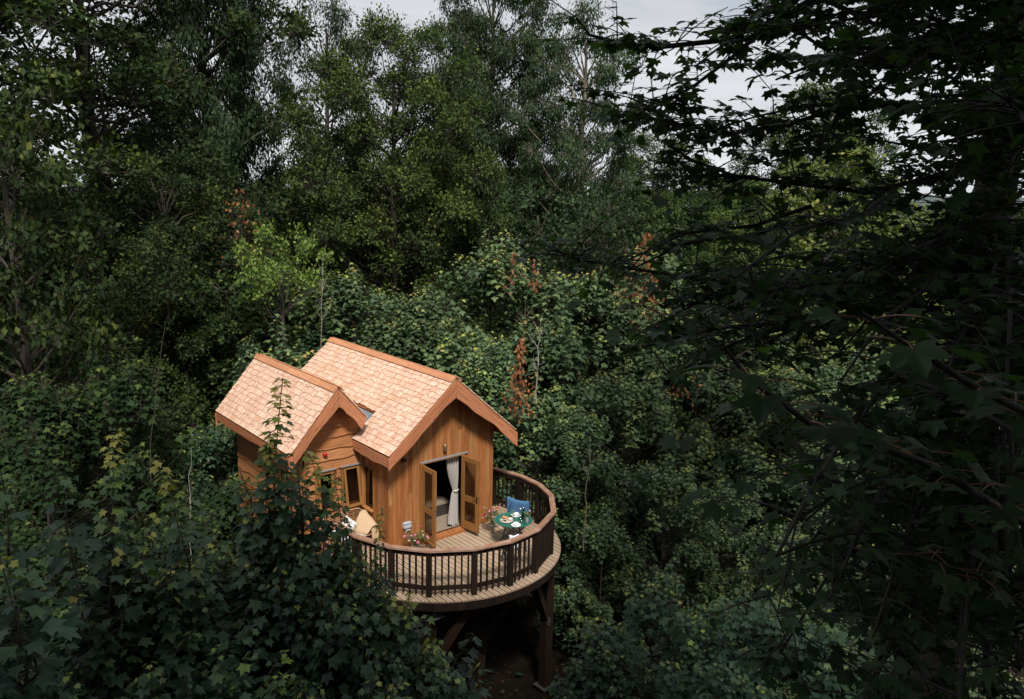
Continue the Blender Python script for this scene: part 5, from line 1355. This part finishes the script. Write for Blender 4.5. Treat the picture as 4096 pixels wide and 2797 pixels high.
# foreground left saplings
fs_ = [('sap1', 23.7, 9.6, 6.45, 'tallest sapling with yellow tip crossing the lower shingled roof', 1.0, None),
 ('sap1', 27.1, 9.2, 5.35, 'sapling with yellow tip in front of the shut gable window', 0.72, None),
 ('sap1', 30.6, 9.0, 4.95, 'slim sapling standing before the wicker bench throw', 0.50, None),
 ('sap2', 25.3, 8.6, 4.75, 'bushy sapling between the two tall yellow-tipped ones', 0.9, None),
 ('sap2', 21.0, 9.4, 5.1, 'sapling left of the tallest yellow-tipped one', 1.0, None),
 ('sap2', 17.0, 10.4, 4.9, 'dark sapling half way between left edge and cabin', 1.1, None),
 ('sap1', 15.2, 8.6, 5.9, 'sapling with a bright yellow top left of the dark hollow', 0.9, None),
 ('sap1', 12.6, 8.9, 6.15, 'sapling with lime tip near the leaning bare stems', 0.9, None),
 ('sap2', 9.6, 8.4, 5.9, 'sapling with large pale leaves near the left edge', 1.1, None),
 ('sap2', 6.0, 8.2, 6.1, 'leafy sapling on the left edge of the picture', 1.1, None),
 ('sap2', 24.4, 9.2, 5.45, 'broad sapling hiding the left wall of the lower wing', 0.95, None),
 ('sap2', 27.6, 8.9, 4.55, 'bushy sapling in front of the left end of the bench', 0.85, None),
 ('sap2', 30.0, 8.6, 3.75, 'bushy sapling whose leaves cover the left railing slats', 0.8, None),
 ('sap2', 33.2, 8.4, 2.75, 'sapling whose top leaves cross the left deck edge', 0.75, None),
 ('sap2', 36.2, 8.2, 1.95, 'sapling reaching right below the deck in front of the posts', 0.7, None),
 ('sap1', 22.7, 9.3, 5.85, 'tapering sapling just left of the tallest one', 0.9, None),
 ('sap1', 25.3, 9.4, 5.6, 'tapering sapling just right of the tallest one', 0.95, None),
 ('sap2', 26.4, 9.0, 4.95, 'leafy sapling below the waney board gable', 0.85, None),
 ('sap2', 23.4, 9.0, 5.1, 'leafy sapling against the left wall of the wing', 0.9, None),
 ('sap2', 29.0, 8.9, 4.3, 'leafy sapling before the wicker bench seat', 0.75, None),
 ('sap3', 38.2, 9.2, 0.9, 'low sapling at the bottom edge in front of the leftmost post', 0.7, None),
 ('sap3', 24.1, 8.8, 4.75, 'dense sapling left of the lower wing wall', 0.8, None),
 ('sap3', 26.4, 8.6, 4.15, 'dense sapling below the shut gable window', 0.8, None),
 ('sap3', 31.2, 8.6, 3.75, 'dense sapling over the left railing and deck edge', 0.8, None),
 ('sap3', 33.6, 8.5, 3.1, 'dense sapling below the left deck rim', 0.75, None),
 ('sap3', 28.8, 8.3, 3.7, 'sapling covering the left end of the railing', 0.85, None),
 ('sap1', 32.6, 8.8, 3.95, 'sapling with pale tip before the curved railing', 0.62, None),
 ('sap3', 31.6, 8.0, 2.95, 'broad sapling under the left part of the railing', 0.8, None),
 ('sap3', 35.2, 8.4, 2.45, 'sapling with star leaves below the deck edge', 0.72, None),
 ('sap3', 36.0, 7.6, 1.75, 'dark sapling at the bottom edge left of the posts', 0.7, None),
 ('sap3', 26.5, 7.6, 3.4, 'dense sapling in the lower left beside the deck', 1.0, None),
 ('sap3', 22.5, 7.6, 3.8, 'dense dark sapling below the tallest one', 1.0, None),
 ('sap3', 18.2, 7.8, 4.1, 'dense dark sapling in the lower left middle', 1.0, None),
 ('sap3', 13.8, 7.4, 4.3, 'dark sapling near the lower left corner', 1.0, None),
 ('sap3', 8.6, 7.2, 4.5, 'dark sapling in the lower left corner', 1.0, None),
 ('sap3', 30.0, 6.6, 1.9, 'dark sapling at the bottom edge below the deck', 0.9, None),
 ('sap3', 24.0, 6.2, 2.3, 'dark sapling at the bottom edge, left of centre', 0.9, None),
 ('sap3', 17.0, 6.2, 2.6, 'dark sapling at the bottom edge in the left quarter', 0.9, None),
 ('sap3', 9.0, 6.0, 2.8, 'darkest sapling in the bottom left corner', 0.9, None)]
for k_, az, D, tz, lb, sx, lf in fs_: plant(k_, az, D, tz, lb, 'sycamore_sapling', FG, sx, random.uniform(0, 6.28), leaf=lf)

# withered brown shoots
def withered(az, D, top, length, label, n=150, w=0.28):
    r = np.random.default_rng(int(az*10)); a = math.radians(az); x = CAM[0]+D*math.sin(a); y = CAM[1]+D*math.cos(a); z0 = top-length
    root = thing('withered_shoot', label, 'dead shoot', (x, y, z0), group='withered brown shoots')
    tb = Tubes(); base = np.array([0, 0, 0.0]); tip = np.array([0.1, 0.05, length])
    tb.add(bez(base, np.array([0.12, 0.0, length*0.5]), tip, 7), np.linspace(0.02, 0.005, 7), 4)
    s = r.uniform(0.0, 1.0, n); c = base+(tip-base)*s[:, None]; e = c+r.normal(0, 1, (n, 3))*np.array([w, w, 0.12])*(1.1-s[:, None])
    tb.segs(c, e, 0.004, 0.002)
    V, Fc, k = leaf_arrays(e, nrmz(np.array([0, 0, -1.0])+r.normal(0, 0.35, (n, 3))), r.normal(0, 1, (n, 3)), r.uniform(0.09, 0.16, n), T_RHOMB)
    for nm, me, mt in (('stem', tb.mesh('stem'), F['bark']), ('dead_leaves', np_mesh('dead', V, Fc, np.repeat(r.random(n), k)), F['brown'])):
        me.materials.append(mt); o = bpy.data.objects.new(nm, me); COL.objects.link(o); o.parent = root
        if nm == 'dead_leaves': o['kind'] = 'stuff'
withered(40.9, 20.5, 4.9, 2.2, 'rust brown dead shoot hanging right of the front roof apex', 230, 0.24)
withered(49.7, 26.5, 7.5, 2.2, 'pinkish brown withered shoot below the dark overhanging twig', 170, 0.5)
withered(50.4, 25.5, 6.2, 1.6, 'red-brown withered leaves under the pinkish shoot', 110, 0.5)
withered(40.2, 25.5, 6.8, 1.2, 'small brown dead tip above the centre sycamores', 40, 0.12)
withered(41.7, 25.5, 6.6, 1.1, 'small brown dead tip right of the tallest young sycamore', 30, 0.12)
withered(21.2, 28, 8.6, 2.6, 'brown dead sprays hanging in the dark trees at left', 120, 0.75)
withered(53.0, 23.5, 3.9, 1.2, 'brown dead leaves among sycamores at the right', 50, 0.35)
# bare dead stems
def bare(az, D, top, length, label, lean=(0.3, 0.0), n=9, rad=0.018, mat='twigpale'):
    r = np.random.default_rng(int(az*7)); a = math.radians(az); x = CAM[0]+D*math.sin(a); y = CAM[1]+D*math.cos(a)
    root = thing('bare_sapling', label, 'dead sapling', (x, y, top-length), group='bare dead saplings')
    tb = Tubes(); tip = np.array([lean[0], lean[1], length]); mid = np.array([lean[0]*0.2, lean[1]*0.2, length*0.5])
    main = bez(np.zeros(3), mid, tip, 9)+np.concatenate([np.zeros((1, 3)), r.normal(0, 0.02, (8, 3))]); tb.add(main, np.linspace(rad, 0.004, 9), 5)
    for i in range(n):
        b = main[r.integers(3, 8)]; e = b+np.array([r.normal(0, 0.35), r.normal(0, 0.35), r.uniform(0.2, 0.8)])*length*0.22
        pth = bez(b, (b+e)/2+r.normal(0, 0.05, 3), e, 5); tb.add(pth, np.linspace(rad*0.5, 0.003, 5), 4)
        for j in range(3):
            b2 = pth[r.integers(1, 4)]; e2 = b2+np.array([r.normal(0, 0.2), r.normal(0, 0.2), 0.2])*length*0.12; tb.add(np.array([b2, (b2+e2)/2, e2]), np.array([rad*0.25, rad*0.2, 0.002]), 3)
    me = tb.mesh('stem'); me.materials.append(F[mat]); o = bpy.data.objects.new('stem', me); COL.objects.link(o); o.parent = root
bare(14.6, 16, 6.0, 3.0, 'long thin reddish stem leaning in the dark hollow at left', (0.5, 0.2), 1, 0.009, 'bark')
bare(16.9, 16, 3.6, 2.4, 'short bare twig standing in the black hollow', (0.1, 0), 1, 0.010)
bare(26.4, 24, 7.0, 3.6, 'fine grey bare twigs right of the lime green hazel', (0.2, 0), 9, 0.011)
bare(42.2, 22, 5.3, 2.6, 'grey bare branches in the middle of the centre sycamores', (0.2, 0.1), 8, 0.022)
bare(46.2, 19.5, 2.6, 3.2, 'thin red-brown stems right of the roof corner', (0.1, 0.0), 7, 0.02, 'barkpale')
bare(19.6, 8.6, 2.5, 2.0, 'pale dead branch leaning in the lower left leaves', (0.6, -0.3), 5, 0.022)
bare(11.5, 8.6, 3.6, 2.0, 'pale dead twig among leaves near the left edge', (-0.4, 0.2), 4, 0.018)

# ------------------------------------------------------------------ the big dark sycamore at the right, its branches near the viewpoint
BR = [
    [ (-2.09,-13.03,9.00),(-2.52,-12.99,8.92),(-2.99,-12.87,8.85),(-3.72,-12.71,8.71),(-4.18,-12.48,8.75),(-4.60,-12.19,8.80),(-4.84,-12.03,8.89),(-5.05,-11.94,9.00) ],
    [ (-2.59,-12.74,10.68),(-3.50,-12.28,10.34),(-3.96,-12.15,10.03),(-4.17,-12.14,9.87),(-4.53,-12.07,9.60),(-4.82,-11.97,9.38),(-5.02,-11.85,9.25),(-5.25,-11.72,9.16) ],
    [ (-3.42,-12.42,10.33),(-4.08,-11.88,9.80),(-4.75,-11.63,9.68),(-5.00,-11.50,9.68),(-5.25,-11.40,9.72),(-5.34,-11.34,9.84) ],
    [ (-2.11,-12.94,8.48),(-3.19,-12.92,8.31),(-3.90,-12.83,8.17),(-4.61,-12.58,8.10),(-4.95,-12.43,8.11),(-5.38,-12.18,8.18),(-5.76,-11.90,8.25),(-5.90,-11.77,8.31) ],
    [ (-2.16,-12.86,9.27),(-2.89,-12.67,9.36),(-3.48,-12.38,9.35),(-3.93,-12.15,9.18),(-4.33,-11.90,9.10),(-4.75,-11.54,9.21),(-4.99,-11.41,9.15) ],
    [ (-2.09,-12.99,8.78),(-3.69,-13.27,8.43),(-4.84,-13.21,8.11),(-5.41,-13.23,7.99),(-5.81,-13.20,7.89) ],
    [ (-3.3,-13.4,8.3),(-4.52,-14.00,8.15),(-5.21,-13.92,7.95),(-5.68,-13.89,7.88),(-5.95,-13.87,7.74),(-6.22,-13.85,7.62) ],
    [ (-1.97,-12.92,9.67),(-2.85,-12.94,9.83),(-3.46,-12.84,9.91),(-3.85,-12.69,9.81),(-4.10,-12.58,9.63) ],
    [ (-2.3,-12.9,10.4),(-2.84,-13.20,10.21),(-3.89,-13.16,9.96),(-4.40,-12.95,9.79) ],
    [ (-2.5,-13.2,8.5),(-3.56,-13.68,8.37),(-4.15,-13.75,7.65),(-4.74,-13.95,7.21),(-5.15,-14.05,6.65) ],
    [ (-3.4,-13.4,9.0),(-4.55,-13.89,9.05),(-4.99,-13.86,9.14),(-5.34,-13.81,9.22) ],
]
NEAR = [
    [ (-5.6,-14.6,7.4),(-6.55,-14.70,7.67),(-6.96,-14.54,7.91),(-7.42,-14.42,8.08),(-7.64,-14.37,8.22),(-7.75,-14.37,8.31) ],
    [ (-5.6,-14.5,7.9),(-6.84,-14.79,8.07),(-7.15,-14.70,8.20),(-7.38,-14.60,8.33),(-7.50,-14.56,8.40) ],
    [ (-5.2,-14.6,6.9),(-5.74,-14.62,6.99),(-6.12,-14.45,7.26),(-6.37,-14.26,7.36) ],
]
rr_ = np.random.default_rng(77)
TX, TY = -1.72, -12.95
bz = float(gz(TX, TY))
big = thing('sycamore_tree', 'big dark sycamore with black trunk at the right, its branches overhanging the view', 'tree', (TX, TY, bz))
org = np.array([TX, TY, bz])
tb = Tubes(); acc = []
tz_ = np.linspace(0, 15-bz, 12)
tb.add(np.stack([0.05*np.sin(tz_*0.5), 0.22*np.sin(tz_*0.18)-0.1, tz_], 1), 0.27*(1-tz_/22)+0.02, 12)
tb.add(bez(np.array([0, 0, 11.5-bz]), np.array([-0.9, -0.6, 13-bz]), np.array([-2.6, -1.4, 15.5-bz]), 7), np.linspace(0.14, 0.04, 7), 7)
tb.add(bez(np.array([0, 0, 10-bz]), np.array([1.5, 0.3, 12-bz]), np.array([3.0, 1.4, 14.5-bz]), 7), np.linspace(0.14, 0.04, 7), 7)
def leafy(path, r0, dens, lsize, spread, acc, tb, r, skip=0.15):
    path = np.array(path)-org
    seg = np.linalg.norm(np.diff(path, axis=0), axis=1); cum = np.concatenate([[0], np.cumsum(seg)]); Ln = cum[-1]
    tb.add(path, np.linspace(r0, 0.006, len(path)), 6)
    n = int(Ln*dens)
    for i in range(n):
        s = r.uniform(skip, 1.0)*Ln; p = np.array([np.interp(s, cum, path[:, k]) for k in range(3)])
        d = np.array([r.normal(), r.normal(), r.normal()*0.32]); d /= np.linalg.norm(d); L_ = r.uniform(0.15, spread)
        e = p+d*L_; tb.add(bez(p, (p+e)/2+np.array([0, 0, 0.05]), e, 4), np.linspace(0.006, 0.003, 4), 3)
        m_ = r.integers(4, 8)
        t = r.uniform(0.45, 1.08, (m_, 1)); q_ = p+(e-p)*t; ph = r.uniform(0, 6.28, m_); out = np.stack([np.cos(ph), np.sin(ph), np.full(m_, -0.05)], 1)
        pp = q_+out*r.uniform(0.03, 0.10, (m_, 1))
        tb.segs(q_, pp, 0.002, 0.0015)
        acc.append((pp, nrmz(out+d*0.6+np.array([0, 0, -0.25])+r.normal(0, 0.2, (m_, 3))), nrmz(np.array([0, 0, 1.0])+r.normal(0, 0.3, (m_, 3))), lsize*r.uniform(0.6, 1.15, m_), 0.35+r.normal(0, 0.15, m_)))
for b in BR:
    b = [np.array(p_) for p_ in b]
    root_pt = np.array([TX, TY, b[0][2]-0.3])
    leafy([root_pt]+b, 0.030, 24, 0.064, 0.55, acc, tb, rr_, 0.18)
    for j in range(5):     # side branches
        k = rr_.integers(1, len(b)-1); p0 = b[k]; dr = nrmz((b[-1]-b[0])+rr_.normal(0, 1, 3)*np.array([1.0, 1.0, 0.45])*2.0); e = p0+dr*rr_.uniform(0.7, 1.5)
        # keep the window onto the cabin free
        rel = e-CAM; azd = math.degrees(math.atan2(rel[0], rel[1]))
        eld = math.degrees(math.atan2(rel[2], math.hypot(rel[0], rel[1])))
        if azd < 48 or (63 < azd < 70 and -0.5 < eld < 5): continue
        leafy(bez(p0, (p0+e)/2+np.array([0, 0, 0.08]), e, 5), 0.014, 15, 0.064, 0.45, acc, tb, rr_, 0.1)
# further boughs filling the right side, denser toward the trunk
def bough(az, el, D, L_=1.6, dens=15, ls=0.066):
    a = math.radians(az); e_ = math.radians(el); p = CAM+D*np.array([math.sin(a)*math.cos(e_), math.cos(a)*math.cos(e_), math.sin(e_)])
    t0 = np.array([TX, TY, p[2]+0.3]); dr = nrmz(p-t0)
    p0 = p-dr*L_*0.5
    leafy([p0-dr*0.5+np.array([0, 0, 0.1]), p0, p, p+dr*L_*0.4+np.array([0, 0, -0.15])], 0.018, dens, ls, 0.5, acc, tb, rr_, 0.0)
for i in range(18):
    az = 58+18*rr_.random()**0.55; el = rr_.uniform(2.0, 13)
    if 63 < az < 70 and el < 6: continue
    bough(az, el, rr_.uniform(5.0, 7.5), 1.6, 12)
for i in range(34):
    az = 57+19*rr_.random()**0.5; el = rr_.uniform(-30, 0.0)
    bough(az, el, rr_.uniform(3.8, 6.2), 1.5, 10)
for i in range(5):
    az = rr_.uniform(50, 58); el = rr_.uniform(-8, -1.5)
    bough(az, el, rr_.uniform(5.0, 6.0), 1.2, 9)
for i in range(9):
    bough(rr_.uniform(62, 71), rr_.uniform(-29, -16), rr_.uniform(4.5, 6.0), 1.5, 12)
for i in range(44):        # unseen boughs above the viewpoint, added for their shade
    az = rr_.uniform(48, 135); el = rr_.uniform(18, 75)
    bough(az, el, rr_.uniform(2.5, 6.0), 2.2, 14, 0.12)
# unseen tall crown, added and shaped to shade the lower right
up_ = []
ax1 = np.array([0.485, 0.875, 0]); lx1 = np.array([0.875, -0.485, 0])
for i in range(58):
    c = np.array([CAM[0], CAM[1], 0])+ax1*rr_.uniform(-1.5, 10.5)+lx1*rr_.uniform(6.0, 13.5)+np.array([0, 0, rr_.uniform(13, 23.5)])
    t0 = np.array([TX, TY, c[2]-4.0]); tb.add(bez(t0, (t0+c)/2+np.array([0, 0, 0.5]), c, 6)-org, np.linspace(0.06, 0.015, 6), 5)
    n_ = 420; dd_ = nrmz(rr_.normal(0, 1, (n_, 3))); pp = c+dd_*(rr_.uniform(0.4, 1.0, (n_, 1))**0.6)*np.array([1.35, 1.35, 0.95])
    up_.append((pp-org, nrmz(dd_+rr_.normal(0, 0.5, (n_, 3))), nrmz(np.array([0, 0, 1.0])+dd_*0.4+rr_.normal(0, 0.4, (n_, 3))), rr_.uniform(0.09, 0.17, n_), 0.4+rr_.normal(0, 0.15, n_)))
P, A, N_, S, TI = [np.concatenate([x_[k] for x_ in up_]) for k in range(5)]
V, Fc, k = leaf_arrays(P, A, N_, S, T_STAR)
me = np_mesh('added_shade_crown', V, Fc, np.repeat(np.clip(TI, 0, 1), k)); me.materials.append(F['canopy'])
o = bpy.data.objects.new('added_shade_crown', me); COL.objects.link(o); o.parent = big
P, A, N_, S, TI = [np.concatenate([x_[k] for x_ in acc]) for k in range(5)]
V, Fc, k = leaf_arrays(P, A, N_, S, T_MAPLE2)
print('big tree leaves', len(P))
me = np_mesh('big_crown', V, Fc, np.repeat(np.clip(TI, 0, 1), k)); me.materials.append(F['canopy'])
o = bpy.data.objects.new('crown', me); COL.objects.link(o); o.parent = big
# near twigs with single leaves
tbn = Tubes(); nleaf = 0
for b in NEAR:
    path = np.array(b)-org; seg = np.linalg.norm(np.diff(path, axis=0), axis=1); cum = np.concatenate([[0], np.cumsum(seg)]); Ln = cum[-1]
    tb.add(np.concatenate([[np.array([-2.2, -1.6, path[0][2]+0.1])], path]), np.linspace(0.018, 0.004, len(path)+1), 7)
    for i in range(int(Ln/0.055)):
        s = Ln*(0.30+0.72*(i+0.5)/(Ln/0.055)*0.97); s = min(s, Ln); p = np.array([np.interp(s, cum, path[:, q_]) for q_ in range(3)])
        ph = i*2.4+rr_.normal(0, 0.3); out = np.array([math.cos(ph), math.sin(ph), rr_.uniform(-0.1, 0.3)]); L_ = rr_.uniform(0.07, 0.15)
        e = p+out*L_; pet = bez(p, (p+e)/2+np.array([0, 0, 0.015]), e, 5)
        V, Fc, k = leaf_arrays(e[None], nrmz(out[None]+np.array([[0, 0, -0.25]])), np.array([[0, 0, 1.0]])+rr_.normal(0, 0.25, (1, 3)), np.array([0.078*rr_.uniform(0.6, 1.2)]), T_MAPLE)
        c0 = V.mean(0); me = np_mesh('leaf', V-c0, Fc, np.full(len(V), np.clip(0.35+rr_.normal(0, 0.15), 0, 0.6))); me.materials.append(F['canopy'])
        o = bpy.data.objects.new('leaf', me); COL.objects.link(o); o.parent = big; o.location = c0
        tbn.add(pet, np.full(5, 0.0018), 4)
me = tbn.mesh('petioles'); mp_ = plain('reddish_leaf_stalk', (0.16, 0.055, 0.03), 0.6); me.materials.append(mp_)
o = bpy.data.objects.new('leaf_stalks', me); COL.objects.link(o); o.parent = big; o['kind'] = 'stuff'
me = tb.mesh('big_trunk'); me.materials.append(F['bark2']); o = bpy.data.objects.new('trunk', me); COL.objects.link(o); o.parent = big

# ------------------------------------------------------------------ far hill and undergrowth
def far_hill():
    n, k = 160, 14
    V = []
    for j in range(k):
        for i in range(n):
            a = math.radians(50+40*i/(n-1)); D = 900+j*60
            h = 10+16*math.sin(math.pi*min(1, j/(k-1)))*(0.75+0.25*math.sin(i*0.09+1)+0.1*math.sin(i*0.31))+1.8*math.sin(i*1.9+j*2.7)*math.sin(i*0.77)+rr_.uniform(-1.2, 1.2)-10
            if j == 0: h = -16
            V.append((CAM[0]+D*math.sin(a), CAM[1]+D*math.cos(a), h+2.5))
    Fq = [(j*n+i, j*n+i+1, (j+1)*n+i+1, (j+1)*n+i) for j in range(k-1) for i in range(n-1)]
    me = bpy.data.meshes.new('far_hill'); me.from_pydata(V, [], Fq)
    o = bpy.data.objects.new('far_hill', me); COL.objects.link(o); o['kind'] = 'structure'; o['label'] = 'blue wooded hill on the horizon at the right'
    me.materials.append(plain('haze_blue_woodland', (0.05, 0.075, 0.07), 0.9, var=0.35, scale=0.06))  # distance haze is painted into the blue-green colour
far_hill()
def undergrowth():
    r = np.random.default_rng(5); n = 9000
    az = np.radians(r.uniform(2, 78, n)); D = r.uniform(12, 34, n); x = CAM[0]+D*np.sin(az); y = CAM[1]+D*np.cos(az); z = gz(x, y)+r.uniform(0.0, 0.35, n)**1.3
    keep = (np.sin(x*0.8+1)*np.cos(y*0.6)+r.normal(0, 0.5, n)) > 0.15
    x, y, z = x[keep], y[keep], z[keep]; n = len(x); P = np.stack([x, y, z], 1)
    V, Fc, k = leaf_arrays(P, nrmz(r.normal(0, 1, (n, 3))*np.array([1, 1, 0.3])), np.array([0, 0, 1.0])+r.normal(0, 0.5, (n, 3)), r.uniform(0.08, 0.22, n), T_STAR)
    me = np_mesh('undergrowth', V, Fc, np.repeat(r.uniform(0, 0.7, n), k)); me.materials.append(F['canopy'])
    o = bpy.data.objects.new('undergrowth', me); COL.objects.link(o); o['kind'] = 'stuff'; o['label'] = 'low dark seedlings and leaves on the woodland floor'
    n = 6000; az = np.radians(r.uniform(2, 78, n)); D = r.uniform(9, 30, n); x = CAM[0]+D*np.sin(az); y = CAM[1]+D*np.cos(az)
    P = np.stack([x, y, gz(x, y)+0.03], 1)
    V, Fc, k = leaf_arrays(P, nrmz(r.normal(0, 1, (n, 3))*np.array([1, 1, 0.2])), np.array([0, 0, 1.0])+r.normal(0, 0.4, (n, 3)), r.uniform(0.06, 0.13, n), T_RHOMB)
    me = np_mesh('leaf_litter', V, Fc, np.repeat(r.uniform(0, 1, n), k)); me.materials.append(F['litter'])
    o = bpy.data.objects.new('leaf_litter', me); COL.objects.link(o); o['kind'] = 'stuff'; o['label'] = 'fallen brown leaves scattered on the woodland floor'
undergrowth()

plant('oak1', 204.0, 10.5, 25.5, 'unseen oak added behind the viewpoint to shade the nearest saplings', 'oak_tree', BG, 1.25, 1.1)  # this oak and the next are out of view, added to cast shade
plant('oak2', 238.0, 11.0, 25.0, 'second unseen oak added for shade behind the viewpoint to the left', 'oak_tree', BG, 1.2, 2.0)
tris = sum(sum(len(p.vertices)-2 for p in me_.polygons) if len(me_.polygons) < 5000 else len(me_.loops)-2*len(me_.polygons) for me_ in bpy.data.meshes)
print('TRIS', tris)
